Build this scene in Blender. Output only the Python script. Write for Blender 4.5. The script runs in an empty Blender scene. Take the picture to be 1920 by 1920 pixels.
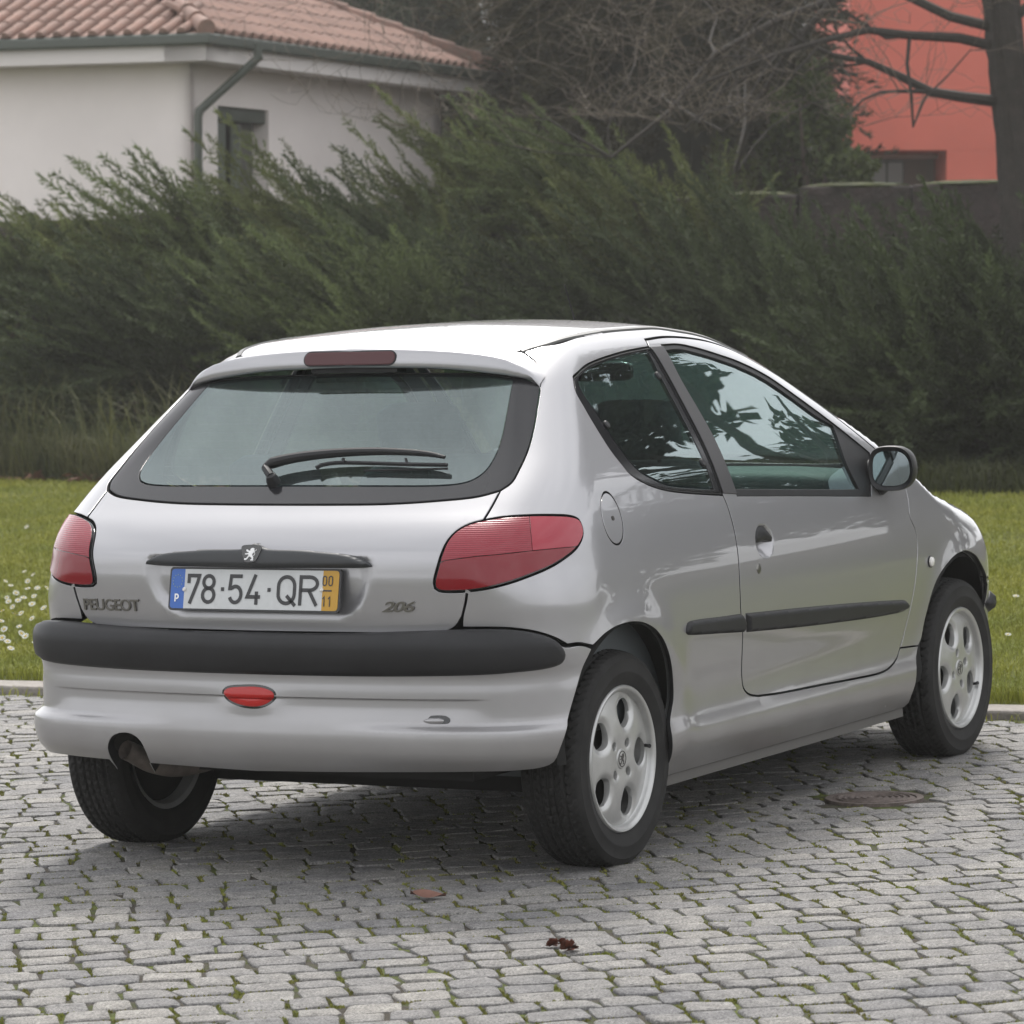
import bpy, bmesh, math, random
import numpy as np
from mathutils import Matrix, Vector
from mathutils.geometry import delaunay_2d_cdt

# ------------------------------------------------------------------ camera, world, sun, exposure
sc = bpy.context.scene
col = sc.collection
FPX = 7025.35                      # focal length in pixels of the 1920 px wide photograph
CAM = np.array([-8.8132, -5.1846, 1.4962])
YAW, PIT, ROL = .4905, -.0564, -.0259
fw = np.array([math.cos(PIT)*math.cos(YAW), math.cos(PIT)*math.sin(YAW), math.sin(PIT)])
rt = np.array([math.sin(YAW), -math.cos(YAW), 0.]); up = np.cross(rt, fw)
CR = rt*math.cos(ROL)+up*math.sin(ROL)          # camera right
CU = -rt*math.sin(ROL)+up*math.cos(ROL)         # camera up
cam_d = bpy.data.cameras.new('camera'); cam = bpy.data.objects.new('camera', cam_d); col.objects.link(cam)
cam.matrix_world = Matrix([[CR[i], CU[i], -fw[i], CAM[i]] for i in range(3)]+[[0, 0, 0, 1]])
cam_d.sensor_width = 36; cam_d.lens = FPX/1920*36
cam_d.clip_start = .1; cam_d.clip_end = 2000
cam_d.dof.use_dof = True; cam_d.dof.focus_distance = 10.2; cam_d.dof.aperture_fstop = 11
sc.camera = cam

SUN_AZ, SUN_EL = math.radians(26), math.radians(50)       # azimuth from +X towards +Y
world = bpy.data.worlds.new('World'); sc.world = world; world.use_nodes = True
wn, wl = world.node_tree.nodes, world.node_tree.links
for n in list(wn): wn.remove(n)
w_out = wn.new('ShaderNodeOutputWorld'); w_bg = wn.new('ShaderNodeBackground')
w_sky = wn.new('ShaderNodeTexSky'); w_sky.sky_type = 'NISHITA'; w_sky.sun_disc = False
w_sky.sun_elevation = SUN_EL; w_sky.sun_rotation = math.pi/2-SUN_AZ
w_sky.air_density = 1.0; w_sky.dust_density = 3.0; w_sky.ozone_density = 1.0
w_hsv = wn.new('ShaderNodeHueSaturation'); w_hsv.inputs['Saturation'].default_value = .35
w_tc = wn.new('ShaderNodeTexCoord'); w_map = wn.new('ShaderNodeMapping'); w_map.inputs['Scale'].default_value = (1.3, 1.3, 4.2)
w_noise = wn.new('ShaderNodeTexNoise'); w_noise.inputs['Scale'].default_value = 2.4; w_noise.inputs['Detail'].default_value = 7; w_noise.inputs['Roughness'].default_value = .58
w_ramp = wn.new('ShaderNodeValToRGB'); w_ramp.color_ramp.elements[0].position = .38; w_ramp.color_ramp.elements[1].position = .66; w_ramp.color_ramp.elements[0].color = (.40, .40, .40, 1)
w_mix = wn.new('ShaderNodeMix'); w_mix.data_type = 'RGBA'
w_mix.inputs['B'].default_value = (10.4, 10.5, 10.8, 1)          # overcast cloud, on the sky's own scale
w_bg.inputs['Strength'].default_value = .105
wl.new(w_tc.outputs['Generated'], w_map.inputs['Vector']); wl.new(w_map.outputs[0], w_noise.inputs['Vector'])
wl.new(w_noise.outputs['Fac'], w_ramp.inputs[0]); wl.new(w_ramp.outputs[0], w_mix.inputs['Factor'])
wl.new(w_sky.outputs[0], w_hsv.inputs['Color']); wl.new(w_hsv.outputs[0], w_mix.inputs['A'])
wl.new(w_mix.outputs['Result'], w_bg.inputs['Color']); wl.new(w_bg.outputs[0], w_out.inputs['Surface'])

sun_d = bpy.data.lights.new('sun', 'SUN'); sun = bpy.data.objects.new('sun', sun_d); col.objects.link(sun)
sun_d.energy = 2.1; sun_d.angle = math.radians(14); sun_d.color = (1, .965, .91)
sdir = Vector((math.cos(SUN_EL)*math.cos(SUN_AZ), math.cos(SUN_EL)*math.sin(SUN_AZ), math.sin(SUN_EL)))
sun.rotation_euler = (-sdir).to_track_quat('-Z', 'Y').to_euler(); sun.location = (0, 0, 30)

sc.view_settings.view_transform = 'Standard'; sc.view_settings.look = 'None'
sc.view_settings.exposure = 0.68; sc.view_settings.gamma = 1.0; sc.view_settings.use_curve_mapping = False
sc.cycles.max_bounces = 10; sc.cycles.transparent_max_bounces = 16

# ------------------------------------------------------------------ pixel helpers
def ray(u, v):
    d = fw+CR*((u-960)/FPX)-CU*((v-960)/FPX)
    return d/np.linalg.norm(d)
def ground(u, v, z=0.):
    d = ray(u, v); return CAM+d*((z-CAM[2])/d[2])
# plumb frame of the street behind (the car park itself falls 1.5 degrees to one side): X right, D away from the camera, Z above eye level
GF = fw*math.cos(PIT)-CU*math.sin(PIT); GU = CU*math.cos(PIT)+fw*math.sin(PIT)
GM = Matrix([[CR[i], GF[i], GU[i], CAM[i]] for i in range(3)]+[[0, 0, 0, 1]])
HOR = 960+FPX*math.tan(PIT)
def gpx(u, v, D):                  # pixel + distance -> plumb-frame point
    return Vector(((u-960)/FPX*D, D, (HOR-v)/FPX*D))

# ------------------------------------------------------------------ object helpers
def link(o, parent=None):
    col.objects.link(o)
    if parent is not None: o.parent = parent
    return o
def tag(o, label, cat, group=None, kind=None):
    if label: o['label'] = label
    if cat: o['category'] = cat
    if group: o['group'] = group
    if kind: o['kind'] = kind
    return o
def empty(name, loc=(0, 0, 0), mat=None):
    o = bpy.data.objects.new(name, None); o.empty_display_size = .2
    if mat is not None: o.matrix_world = mat
    else: o.location = loc
    return link(o)
def mesh_obj(name, V, Fc, mats, parent=None, smooth=True, mi=None, normals=None, matrix=None):
    me = bpy.data.meshes.new(name)
    V = np.asarray(V, dtype=np.float32).reshape(-1, 3)
    if isinstance(Fc, np.ndarray) and Fc.ndim == 2:
        k = Fc.shape[1]; n = len(Fc)
        me.vertices.add(len(V)); me.vertices.foreach_set('co', V.ravel())
        me.loops.add(n*k); me.loops.foreach_set('vertex_index', Fc.astype(np.int32).ravel())
        me.polygons.add(n); me.polygons.foreach_set('loop_start', np.arange(0, n*k, k, dtype=np.int32))
        me.polygons.foreach_set('loop_total', np.full(n, k, dtype=np.int32))
        me.update(calc_edges=True)
    else:
        me.from_pydata([tuple(map(float, v)) for v in V], [], [tuple(int(i) for i in f) for f in Fc]); me.update()
    if mats is not None:
        for m in (mats if isinstance(mats, (list, tuple)) else [mats]): me.materials.append(m)
    if mi is not None: me.polygons.foreach_set('material_index', np.asarray(mi, dtype=np.int32))
    me.polygons.foreach_set('use_smooth', np.full(len(me.polygons), smooth))
    if normals is not None:
        me.normals_split_custom_set_from_vertices([tuple(map(float, n)) for n in normals])
    me.update()
    o = bpy.data.objects.new(name, me)
    if matrix is not None: o.matrix_world = matrix
    return link(o, parent)
class MB:                          # mesh collector
    def __init__(s): s.v = []; s.f = []; s.mi = []
    def add(s, V, Fc, m=0):
        b = len(s.v); s.v += [tuple(map(float, p)) for p in V]; s.f += [tuple(int(i)+b for i in f) for f in Fc]; s.mi += [m]*len(Fc); return s
    def box(s, c, d, m=0, rot=None):
        c = Vector(c); pts = []
        for x in (-1, 1):
            for y in (-1, 1):
                for z in (-1, 1):
                    p = Vector((x*d[0]/2, y*d[1]/2, z*d[2]/2))
                    pts.append(c+(rot @ p if rot else p))
        return s.add(pts, [(0, 1, 3, 2), (4, 6, 7, 5), (0, 4, 5, 1), (2, 3, 7, 6), (0, 2, 6, 4), (1, 5, 7, 3)], m)
    def tube(s, pts, r, n=8, m=0, caps=True):
        pts = [Vector(p) for p in pts]; rs = r if isinstance(r, (list, tuple, np.ndarray)) else [r]*len(pts)
        V = []; a = None
        for i, p in enumerate(pts):
            t = (pts[min(i+1, len(pts)-1)]-pts[max(i-1, 0)]).normalized()
            if a is None: a = t.orthogonal().normalized()
            else: a = (a-t*a.dot(t)).normalized()
            b = t.cross(a)
            for k in range(n):
                q = 2*math.pi*k/n; V.append(p+(a*math.cos(q)+b*math.sin(q))*rs[i])
        Fc = [(i*n+k, i*n+(k+1) % n, (i+1)*n+(k+1) % n, (i+1)*n+k) for i in range(len(pts)-1) for k in range(n)]
        if caps: Fc += [tuple(range(n-1, -1, -1)), tuple((len(pts)-1)*n+k for k in range(n))]
        return s.add(V, Fc, m)
    def lathe(s, prof, n=48, m=0, axis='y', ctr=(0, 0, 0), close=False):
        V = []
        for (r, h) in prof:
            for k in range(n):
                q = 2*math.pi*k/n
                p = (r*math.cos(q), h, r*math.sin(q)) if axis == 'y' else (r*math.cos(q), r*math.sin(q), h)
                V.append((p[0]+ctr[0], p[1]+ctr[1], p[2]+ctr[2]))
        L = len(prof); rng = L if close else L-1
        return s.add(V, [(i*n+k, i*n+(k+1) % n, ((i+1) % L)*n+(k+1) % n, ((i+1) % L)*n+k) for i in range(rng) for k in range(n)], m)
    def build(s, name, mats, parent=None, smooth=True, matrix=None, bevel=0, angle=35):
        o = mesh_obj(name, s.v, s.f, mats, parent, smooth, s.mi, matrix=matrix)
        if smooth:
            o.data.set_sharp_from_angle(angle=math.radians(angle))
        if bevel:
            b = o.modifiers.new('bevel', 'BEVEL'); b.width = bevel; b.segments = 2; b.limit_method = 'ANGLE'; b.angle_limit = math.radians(40)
        return o

# ------------------------------------------------------------------ materials
def mat(name, base, rough=.6, metal=0., coat=0., spec=.5, noise=None, bump=None, rnd=0., island=False, coat_rough=.05, sheen=0.):
    """noise=(scale, amount[, colour2]) colour mottling, bump=(scale, strength), rnd = brightness spread between objects / islands"""
    m = bpy.data.materials.new(name); m.use_nodes = True; nt = m.node_tree; N, L = nt.nodes, nt.links
    b = N['Principled BSDF']; b.inputs['Base Color'].default_value = (*base, 1); b.inputs['Roughness'].default_value = rough
    b.inputs['Metallic'].default_value = metal; b.inputs['Coat Weight'].default_value = coat; b.inputs['Coat Roughness'].default_value = coat_rough
    b.inputs['Specular IOR Level'].default_value = spec
    tc = N.new('ShaderNodeTexCoord'); cur = None
    if noise:
        t = N.new('ShaderNodeTexNoise'); t.inputs['Scale'].default_value = noise[0]; t.inputs['Detail'].default_value = 6; t.inputs['Roughness'].default_value = .65
        L.new(tc.outputs['Object'], t.inputs['Vector'])
        r = N.new('ShaderNodeValToRGB'); r.color_ramp.elements[0].position = .32; r.color_ramp.elements[1].position = .68
        c2 = noise[2] if len(noise) > 2 else tuple(c*(1-noise[1]) for c in base)
        c1 = base if len(noise) > 2 else tuple(min(1, c*(1+noise[1])) for c in base)
        r.color_ramp.elements[0].color = (*c2, 1); r.color_ramp.elements[1].color = (*c1, 1)
        L.new(t.outputs['Fac'], r.inputs[0]); cur = r.outputs[0]
    if rnd:
        g = N.new('ShaderNodeNewGeometry' if island else 'ShaderNodeObjectInfo')
        mr = N.new('ShaderNodeMapRange'); mr.inputs['To Min'].default_value = 1-rnd; mr.inputs['To Max'].default_value = 1+rnd
        L.new(g.outputs['Random Per Island' if island else 'Random'], mr.inputs['Value'])
        h = N.new('ShaderNodeHueSaturation'); L.new(mr.outputs[0], h.inputs['Value'])
        if cur: L.new(cur, h.inputs['Color'])
        else: h.inputs['Color'].default_value = (*base, 1)
        cur = h.outputs[0]
    if cur: L.new(cur, b.inputs['Base Color'])
    if bump:
        t = N.new('ShaderNodeTexNoise'); t.inputs['Scale'].default_value = bump[0]; t.inputs['Detail'].default_value = 5
        L.new(tc.outputs['Object'], t.inputs['Vector'])
        bp = N.new('ShaderNodeBump'); bp.inputs['Strength'].default_value = bump[1]; bp.inputs['Distance'].default_value = bump[2] if len(bump) > 2 else .01
        L.new(t.outputs['Fac'], bp.inputs['Height']); L.new(bp.outputs[0], b.inputs['Normal'])
    return m
def glass_mat(name, tint, refl=1.0, rough=.005, pale_film=0.):
    m = bpy.data.materials.new(name); m.use_nodes = True; N, L = m.node_tree.nodes, m.node_tree.links
    for n in list(N): N.remove(n)
    o = N.new('ShaderNodeOutputMaterial'); mx = N.new('ShaderNodeMixShader'); tr = N.new('ShaderNodeBsdfTransparent'); gl = N.new('ShaderNodeBsdfGlossy')
    tr.inputs[0].default_value = (*tint, 1); gl.inputs['Roughness'].default_value = rough; gl.inputs['Color'].default_value = (refl*.82, refl*.95, refl*.95, 1)
    ge = N.new('ShaderNodeNewGeometry'); dt = N.new('ShaderNodeVectorMath'); dt.operation = 'DOT_PRODUCT'   # two-sided Schlick reflection
    L.new(ge.outputs['Normal'], dt.inputs[0]); L.new(ge.outputs['Incoming'], dt.inputs[1])
    def op(k, a, b=None):
        n = N.new('ShaderNodeMath'); n.operation = k
        for i, x in enumerate((a, b)):
            if x is None: continue
            if isinstance(x, (int, float)): n.inputs[i].default_value = x
            else: L.new(x, n.inputs[i])
        return n.outputs[0]
    fc = op('ADD', op('MULTIPLY', op('POWER', op('SUBTRACT', 1., op('ABSOLUTE', dt.outputs['Value'])), 3.5), .86), .14)
    L.new(fc, mx.inputs[0]); L.new(tr.outputs[0], mx.inputs[1]); L.new(gl.outputs[0], mx.inputs[2]); df = N.new('ShaderNodeBsdfDiffuse'); df.inputs[0].default_value = (.55, .60, .60, 1); m2 = N.new('ShaderNodeMixShader'); m2.inputs[0].default_value = pale_film   # thin even pale diffuse layer over the pane
    L.new(mx.outputs[0], m2.inputs[1]); L.new(df.outputs[0], m2.inputs[2]); L.new(m2.outputs[0], o.inputs['Surface'])
    return m
rng = np.random.default_rng(7); random.seed(7)
# ------------------------------------------------------------------ the car's skin as an implicit surface (metres, x forward from the rear axle)
def spl(x,xs,ys):
    """C1 cubic Hermite with finite-difference tangents (monotone-limited)"""
    xs=np.asarray(xs,float); ys=np.asarray(ys,float); x=np.asarray(x,float)
    h=np.diff(xs); d=np.diff(ys)/h
    m=np.empty_like(ys); m[0]=d[0]; m[-1]=d[-1]
    m[1:-1]=(d[:-1]*h[1:]+d[1:]*h[:-1])/(h[:-1]+h[1:])
    i=np.clip(np.searchsorted(xs,x)-1,0,len(xs)-2)
    t=(x-xs[i])/h[i]; lo=t<0; hi=t>1; tc=np.clip(t,0,1)
    a=ys[i];b=ys[i+1];ma=m[i]*h[i];mb=m[i+1]*h[i]
    r=a*(1+2*tc)*(1-tc)**2+ma*tc*(1-tc)**2+b*tc*tc*(3-2*tc)+mb*tc*tc*(tc-1)
    r=np.where(lo,ys[0]+m[0]*(x-xs[0]),r); r=np.where(hi,ys[-1]+m[-1]*(x-xs[-1]),r)
    return r
def smax(a,b,k):
    h=np.maximum(k-np.abs(a-b),0)/k
    return np.maximum(a,b)+h*h*k*.25
def sst(x,a,b):
    t=np.clip((x-a)/(b-a),0,1); return t*t*(3-2*t)
# ---- right/left side surface: half width as function of x,z
def Wmax(x): return spl(x,[-.6,-.4,-.2,0,.5,1.0,1.6,2.1,2.45,2.7,2.9,3.05,3.2],[.800,.815,.824,.827,.826,.826,.824,.818,.812,.79,.745,.69,.60])
def Ys(x,z):
    low=spl(z,[.15,.19,.23,.27,.31,.36,.42,.50,.58,.66,.75,.83,.90,.95],[-.075,-.055,-.030,-.012,-.008,-.018,-.020,-.010,-.002,0,-.004,-.014,-.030,-.045])
    # greenhouse inset relative to Wmax
    gh=spl(z,[.95,1.0,1.1,1.2,1.3,1.38,1.45],[-.045,-.063,-.112,-.168,-.226,-.274,-.318])
    p=np.where(z<.95,low,gh)
    w=Wmax(x)
    # greenhouse narrows towards the tail and towards the windscreen
    g=sst(z,.90,1.40)
    w=w-g*(0.025*sst(.55-x,0,.9)+0.03*sst(x,1.2,2.2))
    # arches: flared lips
    for cx,R in ((0.0,.335),(2.442,.335)):
        r=np.hypot(x-cx,z-.30)
        w=w+.010*np.exp(-((r-R)/.06)**2)*sst(z,.22,.35)
    return w+p
def Xr(s,z):
    c=spl(z,[.25,.32,.45,.60,.66,.72,.80,.86,.92,.97,1.10,1.20,1.30,1.36],[-.51,-.52,-.525,-.525,-.522,-.530,-.536,-.525,-.475,-.405,-.225,-.105,0.012,.08])
    s=np.minimum(s,1.1); crown=.05*(s/.8)**2+.085*(s/.8)**6
    return c+crown
def Zt(x,s):
    c=spl(x,[-.1,.0,.2,.45,.7,.95,1.2,1.38,1.6,1.85,2.1,2.25,2.4,2.6,2.85,3.05,3.2],[1.350,1.376,1.410,1.432,1.439,1.439,1.422,1.380,1.280,1.150,1.012,.930,.896,.853,.765,.67,.57])
    rf=1-sst(x,1.3,2.2)
    return c-rf*(.036+.03*sst(x,.8,1.4))*(s/.55)**2-(1-rf)*(.055*(s/.7)**2)
def Xf(s,z):
    c=spl(z,[.2,.4,.6,.75],[3.18,3.235,3.21,3.12])
    return c-.35*(np.minimum(s,1.1)/.75)**2.2
def F(P):
    x=P[...,0]; s=np.sqrt(P[...,1]**2+1e-10); z=P[...,2]
    a=s-Ys(x,z)
    b=(Xr(s,z)-x)*.8
    kz=.13+.08*sst(1.1-z,0,.3)-.06*sst(.84-z,0,.14)
    f=smax(a,b,kz)
    t=z-Zt(x,s)
    f=smax(f,t*.9,.075-.03*sst(x,1.2,1.9)+.06*sst(x,2.2,2.6))
    f=smax(f,x-Xf(s,z),.12)
    return f
def grad(P,e=1e-4,F=F):
    g=np.empty(P.shape)
    for k in range(3):
        d=np.zeros(3); d[k]=e
        g[...,k]=(F(P+d)-F(P-d))/(2*e)
    return g/np.linalg.norm(g,axis=-1,keepdims=True)
def cast(O,D,t0=7.,t1=17.,n=260,F=F):
    """first hit of rays O+tD (D normalised): damped sphere tracing"""
    O=np.broadcast_to(O,D.shape); t=np.full(len(D),t0); pt=t.copy(); done=np.zeros(len(D),bool); lo=np.full(len(D),np.nan); hi=lo.copy()
    for k in range(n):
        v=F(O+t[:,None]*D); h=(v<=0)&~done; lo[h]=pt[h]; hi[h]=t[h]; done|=h
        pt=np.where(done,pt,t); t=np.where(done|(t>t1),t,t+np.clip(v*.7,.004,.4))
        if (done|(t>t1)).all(): break
    for _ in range(30):
        mid=(lo+hi)/2; v=F(O+np.nan_to_num(mid)[:,None]*D); lo=np.where(v>0,mid,lo); hi=np.where(v>0,hi,mid)
    return O+((lo+hi)/2)[:,None]*D

def Xrb(s,z):
    c=spl(z,[.26,.29,.33,.38,.44,.50,.545,.57,.60,.635,.66,.70],[-.535,-.560,-.578,-.586,-.580,-.580,-.580,-.590,-.596,-.592,-.572,-.52])
    s=np.minimum(s,1.1)
    return c+.085*(s/.8)**2+.055*(s/.8)**6
def Ysb(x,z):
    p=spl(z,[.26,.29,.33,.38,.44,.50,.545,.57,.60,.635,.66,.70],[-.058,-.034,-.018,-.008,-.010,-.010,-.010,-.006,-.003,-.005,-.014,-.055])
    w=spl(x,[-.6,-.4,-.25,-.1],[.806,.817,.823,.826])
    r=np.hypot(x,z-.30)
    return w+p+.010*np.exp(-((r-.335)/.06)**2)*sst(z,.22,.35)
def FB(P):                                       # rear bumper skin
    x=P[...,0]; s=np.sqrt(P[...,1]**2+1e-10); z=P[...,2]
    f=smax(s-Ysb(x,z),(Xrb(s,z)-x)*.9,.155)
    cor=sst(s,.20,.62)*sst(-x,.20,.36)
    f=f-.020*cor*sst(.426-z,0,.024)*sst(z,.27,.34)         # lower ridge running out to the corners
    f=f+.005*(1-sst(z,.4835,.4885))*sst(z,.42,.47)*(1-sst(s,.58,.68))   # fine crease under the trim
    f=f-.006*np.exp(-((s/.095)**2+((z-.462)/.024)**2))
    return f
def FG(P):                                       # tailgate: skin with the number plate recess
    s=np.sqrt(P[...,1]**2+1e-10); z=P[...,2]
    w=.345-.09*np.clip((.80-z)/.12,0,1.3)**2
    return F(P)+.013*sst(w-s,-.01,.045)*sst(z,.675,.735)*sst(.845-z,0,.014)
# ------------------------------------------------------------------ trimmed panels: outlines in an unrolled (u, z) map of the skin
XP, YP, RF = .15, .40, .60
A1 = YP+RF*math.pi/2; XQ, YQ = 2.55, .35; A2 = A1+XQ-XP; A3 = A2+RF*math.pi/2
def dom(P):                         # 3-D -> (u, z); u > 0 on the right-hand side of the car (y < 0)
    P = np.atleast_2d(P); x = P[:, 0]; s = np.abs(P[:, 1]); z = P[:, 2]
    u = A1+x-XP
    u = np.where((x < XP) & (s < YP), s, u)
    u = np.where((x < XP) & (s >= YP), YP+RF*np.arctan2(s-YP, XP-x), u)
    u = np.where((x > XQ) & (s >= YQ), A2+RF*np.arctan2(x-XQ, s-YQ), u)
    u = np.where((x > XQ) & (s < YQ), A3+YQ-s, u)
    return np.stack([np.where(P[:, 1] > 0, -u, u), z], 1)
def undom(Q, F=F):                  # (u, z) -> point on the skin
    Q = np.atleast_2d(np.asarray(Q, float)); sg = np.where(Q[:, 0] < 0, 1., -1.); a = np.abs(Q[:, 0]); z = Q[:, 1]
    th = (a-YP)/RF; ph = (a-A2)/RF
    ox = np.where(a < A1, XP, np.where(a < A2, XP+a-A1, XQ)); oy = np.where(a < YP, a, np.where(a < A1, YP, np.where(a < A2, .2, np.where(a < A3, YQ, A3+YQ-a))))
    dx = np.where(a < YP, -1, np.where(a < A1, -np.cos(th), np.where(a < A2, 0, np.where(a < A3, np.sin(ph), 1.))))
    dy = np.where(a < YP, 0, np.where(a < A1, np.sin(th), np.where(a < A2, 1, np.where(a < A3, np.cos(ph), 0.))))
    lo = np.zeros(len(a)); hi = np.full(len(a), 1.15)
    for _ in range(34):
        t = (lo+hi)/2; P = np.stack([ox+dx*t, oy+dy*t, z], 1); ins = F(P) < 0
        lo = np.where(ins, t, lo); hi = np.where(ins, hi, t)
    t = (lo+hi)/2
    return np.stack([ox+dx*t, sg*(oy+dy*t), z], 1)
def roofmap(Q, F=F):                # (x, y) -> point on the skin from above
    Q = np.atleast_2d(np.asarray(Q, float)); lo = np.full(len(Q), .5); hi = np.full(len(Q), 1.6)
    for _ in range(34):
        t = (lo+hi)/2; ins = F(np.stack([Q[:, 0], Q[:, 1], t], 1)) < 0
        lo = np.where(ins, t, lo); hi = np.where(ins, hi, t)
    return np.stack([Q[:, 0], Q[:, 1], (lo+hi)/2], 1)
def px3(pts, F=F):
    D = np.array([ray(*q) for q in pts]); P = cast(CAM, D, F=F)
    return P[~np.isnan(P[:, 0])]
def pxd(pts, F=F): return dom(px3(pts, F))
def c1(*q): return [(a/3, 560+b/3) for a, b in q]
def c2(*q): return [(560+a/3, 560+b/3) for a, b in q]
def c3(*q): return [(1040+a/3, 560+b/3) for a, b in q]
def c4(*q): return [(1500+a/4.5714, 780+b/4.5714) for a, b in q]
def c7(*q): return [(1200+a/2.6667, 1050+b/2.6667) for a, b in q]
def crv(Q, h=.012, closed=False):   # Catmull-Rom through points, resampled
    Q = np.asarray(Q, float); n = len(Q)
    if n < 3 and not closed:
        k = max(1, int(np.linalg.norm(Q[-1]-Q[0])/h)); return np.array([Q[0]+(Q[-1]-Q[0])*i/k for i in range(k+1)])
    out = []
    for i in range(n if closed else n-1):
        if closed: p = [Q[(i+j-1) % n] for j in range(4)]
        else: p = [Q[max(i-1, 0)], Q[i], Q[i+1], Q[min(i+2, n-1)]]
        # centripetal-ish: limit tangents by the segment length
        L = np.linalg.norm(p[2]-p[1])+1e-9; l0 = np.linalg.norm(p[1]-p[0])+1e-9; l2 = np.linalg.norm(p[3]-p[2])+1e-9
        m1 = (p[2]-p[0])*(L/(l0+L)) if l0 > 1e-8 else p[2]-p[1]; m2 = (p[3]-p[1])*(L/(L+l2)) if l2 > 1e-8 else p[2]-p[1]
        k = max(1, int(round(L/h)))
        for j in range(k):
            t = j/k; out.append(p[1]*(1+2*t)*(1-t)**2+m1*t*(1-t)**2+p[2]*t*t*(3-2*t)+m2*t*t*(t-1))
    if not closed: out.append(Q[-1])
    return np.array(out)
def join(*segs):                    # chain of smooth pieces with corners between them
    out = []
    for s in segs:
        for q in s:
            if not out or np.linalg.norm(np.asarray(q)-out[-1]) > 1e-4: out.append(np.asarray(q, float))
    if np.linalg.norm(out[0]-out[-1]) < 1e-4: out.pop()
    return np.array(out)
def area2(Q): return float(np.sum(Q[:, 0]*np.roll(Q[:, 1], -1)-np.roll(Q[:, 0], -1)*Q[:, 1]))
def ccw(Q): return Q if area2(Q) > 0 else Q[::-1]
def inset(Q, d):                    # Q counter-clockwise, moves inwards by d
    e = np.roll(Q, -1, 0)-Q; l = np.linalg.norm(e, axis=1, keepdims=True)+1e-12; n = np.stack([-e[:, 1], e[:, 0]], 1)/l
    m = n+np.roll(n, 1, 0); k = np.linalg.norm(m, axis=1, keepdims=True); m = m/np.maximum(k, .3)
    c = np.clip((m*n).sum(1, keepdims=True), .5, 1)
    return Q+m*d/c
def inside(P, Q):
    x, y = P[:, 0:1], P[:, 1:2]; x0, y0 = Q[:, 0], Q[:, 1]; x1, y1 = np.roll(x0, -1), np.roll(y0, -1)
    with np.errstate(divide='ignore', invalid='ignore'):
        c = ((y0 > y) != (y1 > y)) & (x < (x1-x0)*(y-y0)/(y1-y0)+x0)
    return c.sum(1) % 2 == 1
def dist(P, loops):
    r = np.full(len(P), 1e9)
    for Q in loops:
        a = Q; b = np.roll(Q, -1, 0); ab = b-a; ll = (ab*ab).sum(1)+1e-15
        for i0 in range(0, len(P), 2000):
            p = P[i0:i0+2000, None, :]; t = np.clip(((p-a)*ab).sum(2)/ll, 0, 1)
            r[i0:i0+2000] = np.minimum(r[i0:i0+2000], np.linalg.norm(p-(a+ab*t[..., None]), axis=2).min(1))
    return r
def tri2d(outer, holes, h, extra=None):
    loops = [outer]+list(holes); lo, hi = outer.min(0), outer.max(0)
    gx = np.arange(lo[0]+h*.5, hi[0], h); gy = np.arange(lo[1]+h*.5, hi[1], h*.866)
    G = np.array([(x+(h*.5 if j % 2 else 0), y) for j, y in enumerate(gy) for x in gx]).reshape(-1, 2)
    if extra is not None: G = np.concatenate([G, extra])
    if len(G):
        k = inside(G, outer)
        for q in holes: k &= ~inside(G, q)
        G = G[k]
        if len(G): G = G[dist(G, loops) > h*.55]
    V = []; E = []
    for q in loops:
        b = len(V); V += [tuple(p) for p in q]; E += [(b+i, b+(i+1) % len(q)) for i in range(len(q))]
    nb = len(V); V += [tuple(p) for p in G]
    vv, ee, ff, ov, oe, of = delaunay_2d_cdt([Vector(v) for v in V], E, [], 0, 1e-7)
    vv = np.array([tuple(v) for v in vv]); ff = np.array([f for f in ff if len(f) == 3])
    c = vv[ff].mean(1); k = inside(c, outer)
    for q in holes: k &= ~inside(c, q)
    ff = ff[k]; a = vv[ff]; cr = (a[:, 1, 0]-a[:, 0, 0])*(a[:, 2, 1]-a[:, 0, 1])-(a[:, 1, 1]-a[:, 0, 1])*(a[:, 2, 0]-a[:, 0, 0])
    ff = ff[np.abs(cr) > 1e-12]; cr = cr[np.abs(cr) > 1e-12]
    ff = np.where((cr < 0)[:, None], ff[:, ::-1], ff)
    return vv, ff, loops
INNER = MB()
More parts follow.
